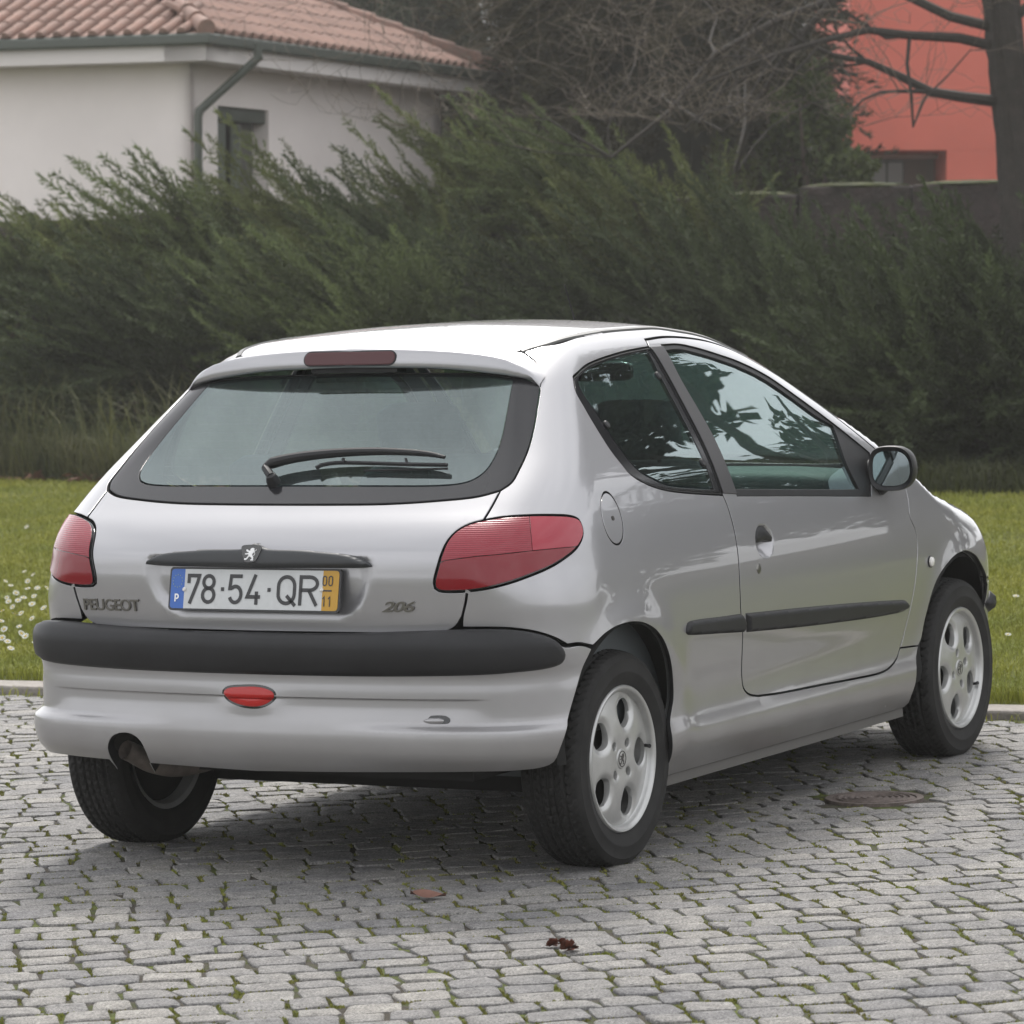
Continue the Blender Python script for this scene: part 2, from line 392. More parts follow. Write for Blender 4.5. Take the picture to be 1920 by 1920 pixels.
def patch(name, outer, holes=(), F=F, mats=None, parent=None, off=0., gap=.0022, bev=.0015, flange=.013, h=.022, puff=None, mp=None, inner=False, extra=None):
    """one panel: trimmed skin + rolled edge + dark return flange.  puff=(height, width) gives a pillowed trim piece"""
    mp = mp or undom
    outer = ccw(np.asarray(outer, float)); holes = [ccw(np.asarray(q, float)) for q in holes]
    o2 = inset(outer, gap+bev); h2 = [inset(q, -(gap+bev)) for q in holes]
    vv, ff, loops = tri2d(o2, h2, h, extra)
    P = mp(vv, F); n = grad(P, F=F)
    if puff:
        d = dist(vv, loops); t = np.clip(d/puff[1], 0, 1); hh = off+puff[0]*np.sqrt(np.maximum(1-(1-t)**2, 0))
    else: hh = np.full(len(vv), off)
    S = P+n*hh[:, None]
    a = S[ff]; fn = np.cross(a[:, 1]-a[:, 0], a[:, 2]-a[:, 0])
    flip = (fn*n[ff[:, 0]]).sum(1).sum() < 0
    if flip: ff = ff[:, ::-1]
    if puff:
        hf = lambda Q: puff[0]*np.sqrt(np.maximum(1-(1-np.clip(dist(Q, loops)/puff[1], .04, 1))**2, 0)); e = puff[1]*.22     # shade from the height field itself
        nn = n.copy()
        for ax in ((e, 0.), (0., e)):
            A, B = vv+ax, vv-ax; tA = mp(A, F)-mp(B, F); tA -= n*(tA*n).sum(1, keepdims=True); ll = np.linalg.norm(tA, axis=1, keepdims=True)+1e-9
            sA = np.where(inside(A, o2), 1, 0)*hf(A); sB = np.where(inside(B, o2), 1, 0)*hf(B)
            nn -= tA/ll*np.clip((sA-sB)[:, None]/ll, -1.6, 1.6)
        nn /= np.linalg.norm(nn, axis=1, keepdims=True)+1e-12
    else: nn = n
    V = [S]; NN = [nn]; faces = [tuple(f) for f in ff]; mi = [0]*len(ff); base = len(S)
    if flange:  # edge return coloured dark so the panel gap reads as shade
        for q, sg in [(o2, 1)]+[(q, -1) for q in h2]:
            r1 = inset(q, -bev*sg); Pq = mp(q, F); nq = grad(Pq, F=F); P1 = mp(r1, F); n1 = grad(P1, F=F)
            A = Pq+nq*off; B = P1+n1*(off-bev); Cc = P1+n1*(off-flange)
            out = B-A; out -= nq*(out*nq).sum(1, keepdims=True); out /= np.linalg.norm(out, axis=1, keepdims=True)+1e-12
            V += [A, B, B, Cc]; NN += [nq, (out+nq*.4)/1.08, out, out]; m = len(q)
            fl = flip ^ (sg < 0)
            for i in range(m):
                j = (i+1) % m
                for b0, b1, k in ((0, m, 0), (2*m, 3*m, 1)):
                    f = (base+b0+i, base+b0+j, base+b1+j, base+b1+i)
                    faces.append(f if fl else f[::-1]); mi.append(k)
            base += 4*m
    V = np.concatenate(V); NN = np.concatenate(NN); NN /= np.linalg.norm(NN, axis=1, keepdims=True)+1e-12
    if not isinstance(mats, (list, tuple)): mats = [mats, M['seal_gap']]
    if inner: INNER.add(S-n*.022, [tuple(f[::-1]) for f in ff])
    return mesh_obj(name, V, faces, mats, parent, True, mi, NN)
def mir(Q): Q = np.array(Q, float); Q[:, 0] *= -1; return Q[::-1]
def sym(Q):                         # right half outline, from the centre line round to the centre line -> whole outline
    Q = np.array(Q, float); Q[0, 0] = 0; Q[-1, 0] = 0
    return np.concatenate([Q, mir(Q)[1:-1]])
# ------------------------------------------------------------------ car materials
def paint_mat():
    m = mat('silver_paint', (.385, .380, .392), rough=.36, metal=.68, coat=1.0, coat_rough=.02)
    N, L = m.node_tree.nodes, m.node_tree.links; b = N['Principled BSDF']; tc = N.new('ShaderNodeTexCoord')
    t = N.new('ShaderNodeTexNoise'); t.inputs['Scale'].default_value = 3.2; t.inputs['Detail'].default_value = 8; L.new(tc.outputs['Object'], t.inputs['Vector'])
    sx = N.new('ShaderNodeSeparateXYZ'); L.new(tc.outputs['Object'], sx.inputs[0])
    mr = N.new('ShaderNodeMapRange'); mr.inputs['From Min'].default_value = .62; mr.inputs['From Max'].default_value = .22; mr.inputs['To Min'].default_value = 0.03; mr.inputs['To Max'].default_value = .95
    L.new(sx.outputs['Z'], mr.inputs['Value'])
    mu = N.new('ShaderNodeMath'); mu.operation = 'MULTIPLY'; L.new(mr.outputs[0], mu.inputs[0]); L.new(t.outputs['Fac'], mu.inputs[1])
    mx = N.new('ShaderNodeMix'); mx.data_type = 'RGBA'; mx.inputs['A'].default_value = (.385, .380, .392, 1); mx.inputs['B'].default_value = (.200, .185, .168, 1)   # road grime
    L.new(mu.outputs[0], mx.inputs['Factor']); L.new(mx.outputs['Result'], b.inputs['Base Color'])
    m2 = N.new('ShaderNodeMapRange'); m2.inputs['To Min'].default_value = .018; m2.inputs['To Max'].default_value = .40; L.new(mu.outputs[0], m2.inputs['Value']); L.new(m2.outputs[0], b.inputs['Coat Roughness'])
    m3 = N.new('ShaderNodeMapRange'); m3.inputs['To Min'].default_value = .35; m3.inputs['To Max'].default_value = .55; L.new(mu.outputs[0], m3.inputs['Value']); L.new(m3.outputs[0], b.inputs['Roughness'])
    return m
def lens_mat(name, c, ridged):
    m = mat(name, c, rough=.25, coat=.55, coat_rough=.02, spec=.3); N, L = m.node_tree.nodes, m.node_tree.links; b = N['Principled BSDF']
    b.inputs['Subsurface Weight'].default_value = .0
    if ridged:
        tc = N.new('ShaderNodeTexCoord'); w = N.new('ShaderNodeTexWave'); w.bands_direction = 'Z'; w.inputs['Scale'].default_value = 62; L.new(tc.outputs['Object'], w.inputs['Vector'])
        bp = N.new('ShaderNodeBump'); bp.inputs['Strength'].default_value = .28; bp.inputs['Distance'].default_value = .004; L.new(w.outputs['Fac'], bp.inputs['Height']); L.new(bp.outputs[0], b.inputs['Normal'])
        mx = N.new('ShaderNodeMix'); mx.data_type = 'RGBA'; mx.inputs['A'].default_value = (*[k*.78 for k in c], 1); mx.inputs['B'].default_value = (*[min(1, k*1.12) for k in c], 1)
        L.new(w.outputs['Fac'], mx.inputs['Factor']); L.new(mx.outputs['Result'], b.inputs['Base Color'])
    return m
M = {}
M['paint'] = paint_mat()
M['seal_gap'] = mat('black_seal_gap_shade', (.008, .008, .009), .7)  # black for seals, and for gap edges painted dark in place of shade
M['trim'] = mat('black_plastic', (.014, .014, .0155), .48, spec=.36, noise=(9, .22), bump=(900, .08, .001))
M['bar'] = mat('grey_plastic', (.050, .052, .055), .55, spec=.35)
M['gloss'] = mat('gloss_black', (.012, .012, .013), .12, coat=.6)
M['frit'] = mat('black_frit_glass', (.018, .018, .020), .12, spec=.38)
M['strip'] = mat('pillar_film', (.045, .043, .045), .45)
M['rubber'] = mat('tyre_rubber', (.0165, .016, .0155), .78, noise=(14, .35), spec=.35)
M['alloy'] = mat('wheel_alloy', (.46, .46, .45), .34, metal=.55, coat=.4, coat_rough=.2, noise=(18, .08))
M['steel'] = mat('dull_steel', (.10, .095, .09), .55, metal=.7, noise=(12, .3))
M['rust'] = mat('rusty_pipe', (.11, .092, .080), .6, metal=.5, noise=(20, .4))
M['chrome'] = mat('badge_chrome', (.22, .215, .20), .28, metal=1.0)
M['under'] = mat('underseal', (.009, .0085, .008), .85)
M['cloth'] = mat('seat_cloth', (.055, .062, .066), .9, noise=(60, .3))
M['dash'] = mat('dashboard_plastic', (.07, .08, .085), .6)
M['lining'] = mat('inner_lining', (.10, .105, .105), .85)
M['glass'] = glass_mat('green_tinted_glass', (.55, .70, .66), pale_film=.015)
M['rglass'] = glass_mat('rear_window_glass', (.42, .54, .53), refl=.86, pale_film=.03)
M['mirror'] = mat('mirror_silver', (.24, .28, .29), .02, metal=1.0)
M['lens_red'] = lens_mat('red_lens', (.19, .003, .010), False)
M['lens_rib'] = lens_mat('ribbed_red_lens', (.26, .016, .030), True)
M['lens_pink'] = lens_mat('pink_red_lens', (.33, .022, .040), False)
M['lens_brake'] = mat('dark_red_lens', (.060, .010, .012), .35)
M['lens_fog'] = lens_mat('bright_red_lens', (.40, .010, .008), False)
M['lens_white'] = mat('pale_lens', (.68, .66, .62), .18, coat=1.0)
M['plate_white'] = mat('plate_white', (.52, .53, .53), .35, noise=(40, .05))
M['plate_blue'] = mat('plate_blue', (.035, .12, .42), .35)
M['plate_yellow'] = mat('plate_yellow', (.46, .25, .018), .35)
M['plate_black'] = mat('plate_black', (.03, .03, .032), .45)
M['white'] = mat('emblem_white', (.8, .8, .8), .3)

car = empty('hatchback_car')
tag(car, 'silver three-door hatchback parked on granite cobbles beside the lawn kerb', 'car')

# ------------------------------------------------------------------ outlines read off the right-hand side
strip_l = c3((530, 270), (638, 440), (745, 640), (832, 810), (900, 970), (945, 1100))
strip_r = c3((605, 266), (705, 450), (812, 635), (900, 795), (962, 935), (1020, 1092))
S1a = pxd(c3((510, 230), (530, 270)))
S1b = pxd(strip_l)
S1c = pxd(c3((945, 1100), (972, 1165), (1002, 1265), (1022, 1365), (1035, 1470), (1042, 1600), (1046, 1720))+c7((505, 262), (514, 365), (511, 470), (510, 590), (518, 640), (545, 671), (590, 680)))
S2 = pxd(c7((590, 680), (700, 665), (900, 626), (1100, 588), (1200, 565), (1250, 537), (1285, 490), (1300, 440)))
S3 = pxd(c7((1300, 440))+c4((885, 1900), (930, 1720), (965, 1560), (990, 1400), (1003, 1250), (1008, 1130), (1003, 1040), (985, 960), (950, 880), (935, 820), (930, 740), (915, 660), (893, 580), (872, 500)))
S4 = pxd(c4((872, 500))+c3((1750, 800), (1600, 680), (1450, 570), (1300, 465), (1150, 370), (1000, 290), (880, 245), (760, 222), (620, 215), (510, 230)))
door_out = join(crv(S1a), crv(S1b), crv(S1c), crv(S2), crv(S3), crv(S4))
door_hole = join(crv(pxd(c3((603, 262), (700, 258), (800, 278), (900, 308), (1050, 361), (1200, 437), (1350, 541), (1480, 636), (1600, 728), (1772, 868)))),
                 crv(pxd(c3((1772, 868), (1778, 1000), (1778, 1108)))), crv(pxd(c3((1778, 1108), (1400, 1107), (1027, 1107)))), crv(pxd(strip_r[::-1])))
dglass = join(crv(pxd(c3((622, 284), (700, 276), (800, 297), (900, 327), (1050, 381), (1200, 457), (1350, 561), (1480, 656), (1572, 708)))),
              crv(pxd(c3((1572, 708), (1592, 760), (1640, 900), (1690, 1010), (1722, 1072)))), crv(pxd(c3((1722, 1072), (1400, 1072), (1020, 1070)))),
              crv(pxd(c3((1020, 1070), (972, 940), (908, 795), (820, 635), (714, 455), (622, 284)))))
qw = crv(pxd(c3((530, 272), (400, 297), (280, 332), (185, 372), (130, 418), (110, 470), (124, 535), (175, 625), (240, 735), (310, 845), (380, 935), (440, 997), (520, 1042), (600, 1070), (680, 1085), (800, 1096), (944, 1104))))
qglass_out = join(qw, crv(pxd(strip_l[::-1])))
qclear = join(crv(pxd(c3((520, 290), (400, 314), (290, 348), (205, 388), (160, 428), (150, 475), (168, 525), (220, 600), (285, 700), (350, 800), (415, 890), (475, 955), (550, 1000), (640, 1038), (760, 1052), (895, 1060)))),
              crv(pxd(c3((895, 1060), (862, 965), (795, 815), (710, 645), (603, 445), (520, 290)))))
RAILX = [.95, 1.1, 1.25, 1.38, 1.6, 1.85, 2.05]; RAILS = [.505, .515, .53, .55, .592, .645, .69]
rail_px = px3(c2((1262, 298), (1400, 257), (1550, 216), (1700, 190))+c3((150, 205), (300, 184), (450, 172), (560, 168)))
rail_f = roofmap(np.array([(x, -s) for x, s in zip(RAILX, RAILS)]))
rail3 = np.concatenate([rail_px, rail_f]); rail = dom(rail3)
arch_r = [(1250, 1440), (1258, 1370), (1262, 1310), (1260, 1260), (1252, 1220), (1237, 1190), (1215, 1172), (1190, 1167), (1160, 1174), (1135, 1189), (1112, 1211)]
lamp_lo = c2((950, 1648), (1060, 1632), (1180, 1602), (1300, 1560), (1420, 1508), (1500, 1458), (1560, 1408), (1590, 1360), (1600, 1320), (1594, 1280), (1575, 1242), (1530, 1223), (1450, 1217), (1300, 1218), (1150, 1228), (1040, 1246))
lamp_in = c2((1040, 1246), (960, 1268), (890, 1306), (841, 1357), (809, 1420), (784, 1500), (768, 1558), (761, 1600), (766, 1630), (790, 1646), (850, 1651), (950, 1648))
gate_cut = [(876, 1109), (873, 1130), (867, 1156)]
glass_r = c2((1135, 1077), (1200, 1031), (1240, 961), (1290, 851), (1325, 721), (1345, 600), (1358, 480))
sill_f = pxd(c7((1393, 428), (1385, 540), (1365, 660), (1345, 715)))
zs = .195
side_out = join(crv(rail), crv([rail[-1], S4[0]]), crv(S4), crv(S1a), qw, crv(S1c), crv(S2), crv(pxd(c7((1300, 440), (1345, 434), (1393, 428)))), crv(sill_f),
                crv([sill_f[-1], (sill_f[-1][0]-.03, zs), ]), crv([(sill_f[-1][0]-.03, zs), (pxd([arch_r[0]])[0][0]+.01, zs)]), crv(pxd(arch_r)),
                crv(pxd([(1112, 1211), (1098, 1208), (1085, 1206), (1064, 1209)])), crv(pxd([(1064, 1209), (1040, 1196), (1000, 1184), (950, 1178), (866, 1177)])),
                crv(pxd([(866, 1177), (867, 1156), (873, 1130), (876, 1109)])), crv(pxd(lamp_lo)), crv(pxd(c2((1040, 1246), (1135, 1077)))), crv(pxd(glass_r)),
                crv(pxd(c2((1358, 480), (1366, 440), (1355, 390), (1320, 340), (1262, 298)))))
flap_c = pxd([(1148.7, 971.7)])[0]
flap = np.array([(flap_c[0]+.068*math.cos(a), flap_c[1]+.068*math.sin(a)) for a in np.linspace(0, 2*math.pi, 48, endpoint=False)])
hnd = px3([(1434, 1015)])[0]
def FD(P):                          # doors: skin with the grip bowl
    d2 = ((P[..., 0]-hnd[0])/.060)**2+((P[..., 2]-hnd[2])/.048)**2
    return F(P)+.030*np.clip(1-d2, 0, 1)**.8

# ------------------------------------------------------------------ side panels, both sides
for sgn in (1, -1):
    S = (lambda Q: Q) if sgn > 0 else mir
    body = patch('body_side', S(side_out), [S(flap)] if sgn > 0 else [], mats=[M['paint'], M['seal_gap']], parent=car, inner=True, gap=.0030, bev=.0007)
    if sgn > 0:
        fl = patch('fuel_flap', flap, mats=[M['paint'], M['seal_gap']], parent=car, h=.02)
        q = undom([flap_c])[0]; n = grad(q[None])[0]; v = MB(); a = Vector(n); c = Vector(q)
        v.tube([c-a*.004, c+a*.0025], .0065, 14); v.tube([c+a*.002, c+a*.0035], .003, 8)
        v.build('fuel_lock', M['steel'], fl)
    bowl = np.array([(A1+hnd[0]-XP+.060*math.cos(a), hnd[2]+.048*math.sin(a)) for a in np.linspace(0, 2*math.pi, 40, endpoint=False)])
    door = patch('door', S(door_out), [S(door_hole), S(bowl)], F=F, mats=[M['paint'], M['seal_gap']], parent=car, inner=True, h=.018, gap=.0030, bev=.0007)
    patch('window_seal', S(door_hole), [S(dglass)], mats=[M['trim'], M['seal_gap']], parent=door, off=-.004, gap=-.001, bev=.001, flange=.02, h=.02)
    patch('door_glass', S(dglass), mats=[M['glass'], M['seal_gap']], parent=door, off=-.010, gap=-.004, flange=0, h=.03)
    patch('pillar_strip', S(join(crv(pxd(strip_l)), crv(pxd(c3((945, 1100), (1024, 1104)))), crv(pxd(strip_r[::-1])), crv(pxd(c3((603, 264), (530, 270)))))), mats=[M['strip'], M['seal_gap']], parent=door, off=.0035, gap=.002, flange=.008, h=.02)
    patch('handle_bowl', S(bowl), F=FD, mats=[M['paint'], M['seal_gap']], parent=door, gap=-.0034, bev=0, flange=0, h=.0075)
    # grip flap in the upper half of the bowl, key lock
    fq = pxd(c3((1125, 1340), (1127, 1300), (1140, 1279), (1162, 1275), (1195, 1294), (1225, 1330), (1239, 1364), (1190, 1362), (1140, 1372)))
    patch('door_handle', S(crv(fq, .006, True)), F=F, mats=[M['trim'], M['trim']], parent=door, off=-.004, gap=.001, flange=.014, h=.006, puff=(.006, .020))
    lk = pxd([(1422.7, 1066)])[0]; patch('door_lock', S(np.array([(lk[0]+.016*math.cos(a), lk[1]+.016*math.sin(a)) for a in np.linspace(0, 2*math.pi, 24, endpoint=False)])), mats=[M['chrome'], M['steel']], parent=door, off=.001, gap=0, flange=.004, h=.007, puff=(.002, .006))
    m1 = crv(pxd(c7((228, 345), (236, 312), (272, 298), (400, 281), (507, 266))), .008); m1b = crv(pxd(c7((507, 266), (521, 305), (523, 363))), .008); m1c = crv(pxd(c7((523, 363), (400, 370), (245, 378), (229, 368), (228, 345))), .008)
    patch('side_moulding', S(join(m1, m1b, m1c)), mats=[M['trim'], M['trim']], parent=body, off=.001, gap=.001, flange=.006, h=.008, puff=(.012, .012))
    m2 = crv(pxd(c7((526, 264), (800, 236), (1100, 210), (1300, 198), (1332, 204), (1339, 228), (1326, 254), (1250, 275), (1100, 300), (800, 338), (531, 364))), .008)
    patch('side_moulding', S(join(m2, crv(pxd(c7((531, 364), (530, 320), (526, 264))), .008))), mats=[M['trim'], M['trim']], parent=door, off=.001, gap=.001, flange=.006, h=.008, puff=(.012, .012))
    # quarter window: dark border, clear pane, fixing studs
    qf = patch('quarter_window', S(qglass_out), [S(qclear)], mats=[M['frit'], M['seal_gap']], parent=car, off=-.003, gap=.006, flange=.012, h=.02)
    patch('quarter_glass', S(qclear), mats=[M['glass'], M['seal_gap']], parent=qf, off=-.0035, gap=0, bev=0, flange=0, h=.03)
    patch('quarter_seal', S(qglass_out), [S(inset(ccw(qglass_out), .006))], mats=[M['seal_gap'], M['seal_gap']], parent=qf, off=-.0015, gap=.0015, bev=.0005, flange=.012, h=.03)
    for st in ((583, 432), (294, 708), (832, 922)):
        q = undom(S(pxd(c3(st))))[0]; n = Vector(grad(q[None])[0]); b = MB(); b.tube([Vector(q)-n*.004, Vector(q)+n*.001, Vector(q)+n*.004], [.0125, .0125, .009], 14); b.build('stud', M['trim'], qf)
    # tail lamp
    lampQ = ccw(join(crv(pxd(lamp_lo), .01), crv(pxd(lamp_in), .01)))
    lamp = patch('tail_lamp', S(lampQ), mats=[M['gloss'], M['seal_gap']], parent=car, off=-.002, gap=.002, flange=.012, h=.02)
    core = inset(lampQ, .006)
    split = pxd(c2((780, 1492), (830, 1474), (1000, 1452), (1300, 1421), (1450, 1406), (1600, 1392)))
    def zsplit(u): return np.interp(u, np.sort(split[:, 0]), split[np.argsort(split[:, 0]), 1])
    usp = pxd(c2((1305, 1330)))[0][0]
    def clip(Q, keep):              # clip a polygon by a boolean line test, walking its edges finely
        out = []
        for i in range(len(Q)):
            a, b = Q[i], Q[(i+1) % len(Q)]
            for t in np.linspace(0, 1, 6, endpoint=False):
                p = a+(b-a)*t
                if keep(p): out.append(p)
        return np.array(out)
    lower = clip(core, lambda p: p[1] < zsplit(p[0])-.0008)
    ul = clip(core, lambda p: p[1] > zsplit(p[0])+.0008 and p[0] < usp-.0004); ur = clip(core, lambda p: p[1] > zsplit(p[0])+.0008 and p[0] > usp+.0004)
    def refill(Q, dz, corner=None):   # close the cut along the dividing line (and round its corner)
        k = np.argmax(np.linalg.norm(np.roll(Q, -1, 0)-Q, axis=1)); Q = np.roll(Q, -k-1, 0); a, b = Q[-1], Q[0]
        def along(u0, u1): us = np.linspace(u0, u1, max(3, int(abs(u1-u0)/.012)))[1:-1]; return np.stack([us, zsplit(us)+dz], 1)
        if corner is None: return np.concatenate([Q, along(a[0], b[0])])
        cz = zsplit(corner)+dz
        if abs(a[0]-corner) < abs(b[0]-corner): return np.concatenate([Q, [(corner, cz)], along(corner, b[0])])
        return np.concatenate([Q, along(a[0], corner), [(corner, cz)]])
    for Q, mm in ((refill(lower, -.0008), 'lens_red'), (refill(ul, .0008, usp-.0004), 'lens_rib'), (refill(ur, .0008, usp+.0004), 'lens_pink')):
        patch('lamp_lens', S(Q), mats=[M[mm], M['gloss']], parent=lamp, off=.0055, gap=0, bev=.0006, flange=.008, h=.014)
    # front wing with its side repeater
    hx = np.array([(2.09, -.690), (2.3, -.680), (2.55, -.645), (2.75, -.585), (2.90, -.50)]); hood_edge = dom(roofmap(hx))
    arch_f = pxd(c4((1600, 1380), (1550, 1260), (1500, 1190), (1440, 1160), (1400, 1163), (1330, 1200), (1250, 1290), (1180, 1400), (1130, 1530), (1080, 1720), (1045, 1900)))
    u_n = dom(undom([(A2+.17, .60)]))[0][0]
    wing_out = join(crv(S3), crv([S3[-1], hood_edge[0]]), crv(hood_edge), crv([hood_edge[-1], (u_n+.12, .70), (u_n, .545)]), crv([(u_n, .545), (arch_f[0][0]+.035, .530)]), crv(np.concatenate([[(arch_f[0][0]+.035, .530)], arch_f, pxd(c7((1393, 428)))])), crv(pxd(c7((1393, 428), (1345, 434), (1300, 440)))))
    wing = patch('front_wing', S(wing_out), mats=[M['paint'], M['seal_gap']], parent=car, inner=True)
    rp = undom(S(pxd(c4((1115, 1248)))))[0]; n = Vector(grad(rp[None])[0]); b = MB(); c = Vector(rp)
    b.tube([c-n*.003, c+n*.004], .0185, 20, 0); b.tube([c+n*.0035, c+n*.009, c+n*.013, c+n*.0145], [.0165, .0150, .009, .002], 20, 1); b.build('side_repeater', [M['trim'], M['lens_white']], wing)
    fb = np.array([(u_n, .54), (u_n+.45, .54), (A3+YQ-.001, .54), (A3+YQ-.001, .20), (A2+.25, .20), (arch_f[0][0]+.05, .26), (arch_f[0][0]+.035, .40), (arch_f[0][0]+.035, .527)])
    fbp = patch('front_bumper', S(join(*[crv(fb[[i, (i+1) % 8]], .03) for i in range(8)])), mats=[M['paint'], M['seal_gap']], parent=car, h=.03)
    patch('bumper_trim', S(join(*[crv(np.array(q), .02) for q in ([(A2+.30, .50), (A3+YQ-.002, .50)], [(A3+YQ-.002, .50), (A3+YQ-.002, .42)], [(A3+YQ-.002, .42), (A2+.32, .43), (A2+.20, .465), (A2+.30, .50)])])), mats=[M['trim'], M['trim']], parent=fbp, off=.004, gap=0, flange=.01, h=.02, puff=(.022, .03))
    hl = np.array([(u_n+.02, .555), (u_n+.13, .70), (u_n+.30, .705), (A3-.02, .66), (A3-.02, .57)])
    patch('headlight', S(crv(hl, .015, True)), mats=[M['lens_white'], M['seal_gap']], parent=car, h=.025)
    patch('nose_panel', S(join(crv([(A3, .555), (A3+YQ-.001, .555)]), crv([(A3+YQ-.001, .555), (A3+YQ-.001, .68)]), crv([(A3+YQ-.001, .68), (A3, .68)]), crv([(A3, .68), (A3, .555)]))), mats=[M['paint'], M['seal_gap']], parent=car, h=.03)

# ------------------------------------------------------------------ roof, screen, bonnet (unrolled from above)
rx = np.concatenate([rail3[:, :2]]); rx[:, 1] = -rx[:, 1]
k = rx[:, 0] <= 1.385
rr = rx[k]-np.array([0, .012]); R0 = np.array([[.115, 0.], [.118, .25], [rr[0][0]-.01, rr[0][1]-.02]])
def ysym(Q): Q = np.array(Q); Q[0, 1] = Q[-1, 1] = 0; L = Q.copy(); L[:, 1] *= -1; return np.concatenate([Q, L[::-1][1:-1]])
roof_out = ysym(join(crv(R0, .03), crv(rr, .03), crv(np.array([rr[-1], (1.395, .30), (1.40, 0)]), .03)))
roof = patch('roof', roof_out, mats=[M['paint'], M['seal_gap']], parent=car, mp=roofmap, h=.035, gap=.001, inner=True)
ws = rx[~k]-np.array([0, .018]); screen = ysym(join(crv(np.array([(1.415, 0), (1.41, .3), (1.41, .525)]), .03), crv(np.concatenate([[(1.41, .525)], ws, [(2.08, .672)]]), .03), crv(np.array([(2.08, .672), (2.15, .4), (2.18, 0)]), .03)))
patch('windscreen', screen, mats=[M['glass'], M['seal_gap']], parent=car, mp=roofmap, h=.05, off=-.004, flange=0)
bon = ysym(join(crv(np.array([(2.20, 0), (2.17, .4), (2.10, .685)]), .03), crv(np.array([(2.10, .685), (2.3, .675), (2.55, .64), (2.75, .58), (2.90, .495)]), .03), crv(np.array([(2.90, .495), (3.0, .25), (3.04, 0)]), .03)))
patch('bonnet', bon, mats=[M['paint'], M['seal_gap']], parent=car, mp=roofmap, h=.04)
for sgn in (-1, 1):                 # roof ditch mouldings
    c_ = crv(np.array([(p[0], p[1]-.006) for p in rx[k]]), .03); P = roofmap(c_*[1, sgn]); nn = grad(P)
    V = []; w_ = .0085
    for i, (p, n) in enumerate(zip(P, nn)):
        t = P[min(i+1, len(P)-1)]-P[max(i-1, 0)]; t /= np.linalg.norm(t); l = np.cross(n, t)
        V += [p-l*w_-n*.004, p-l*w_*.8+n*.003, p+l*w_*.8+n*.003, p+l*w_-n*.004]
    mesh_obj('roof_moulding', V, [(4*i+j, 4*i+j+1, 4*i+5+j, 4*i+4+j) for i in range(len(P)-1) for j in range(3)]+[(0, 3, 2, 1)], mat('roof_strip', (.16, .16, .155), .5) if sgn < 0 else bpy.data.materials['roof_strip'], car, False)

# ------------------------------------------------------------------ tailgate
def zc(v, F=F, u=480): return pxd([(u, v)], F)[0][1]
gate_r = join(crv([(0, zc(1185, FG)), *pxd([(700, 1188), (800, 1188), (835, 1185), (855, 1175), (867, 1156)], FG)]), crv(pxd(gate_cut[::-1], FG)), crv(pxd(lamp_in[::-1], FG)), crv(pxd(c2((1040, 1246), (1135, 1077)))),
               crv([*pxd(c2((1135, 1077), (1000, 1112), (800, 1133), (500, 1152), (200, 1156))), (0, zc(945.3, F, 550))]))
gate = patch('tailgate', sym(gate_r), F=FG, mats=[M['paint'], M['seal_gap']], parent=car, inner=True, h=.016, gap=.0030)
gl_r = join(crv([(0, zc(946, F, 550)), *pxd(c2((200, 1157), (500, 1153), (800, 1134), (1000, 1113), (1135, 1078)))]), crv(pxd(glass_r)), crv([*pxd(c2((1358, 480), (1250, 432), (800, 405))), (0, zc(696, F, 660))]))
cl_r = join(crv([(0, zc(908, F, 545)), *pxd(c2((400, 1045), (800, 1042), (950, 1022), (1040, 970), (1100, 885), (1140, 775), (1168, 640), (1190, 520), (1203, 450)))]), crv([*pxd(c2((1203, 450), (800, 425))), (0, zc(702, F, 660))]))
rw = patch('rear_window', sym(gl_r), [sym(cl_r)], mats=[M['frit'], M['seal_gap']], parent=car, off=-.002, gap=.003, flange=.012, h=.02)
patch('rear_glass', sym(cl_r), mats=[M['rglass'], M['seal_gap']], parent=rw, off=-.0025, gap=0, bev=0, flange=0, h=.035)
# heater wires
hw = MB()
for z_ in np.arange(1.005, 1.285, .022):
    lim = np.interp(z_, np.sort(cl_r[:, 1]), cl_r[np.argsort(cl_r[:, 1]), 0])*0+min(.53, abs(float(np.interp(z_, [1.0, 1.05, 1.15, 1.28], [.40, .50, .50, .47]))))
    P = undom([(u, z_) for u in np.linspace(-lim, lim, 15)]); n = grad(P); P = P-n*.004; w = np.array([0, 0, .0006])
    hw.add([p for q in P for p in (q-w, q+w)], [(2*i, 2*i+2, 2*i+3, 2*i+1) for i in range(14)])
hw.build('heater_wires', M['steel'], rw)
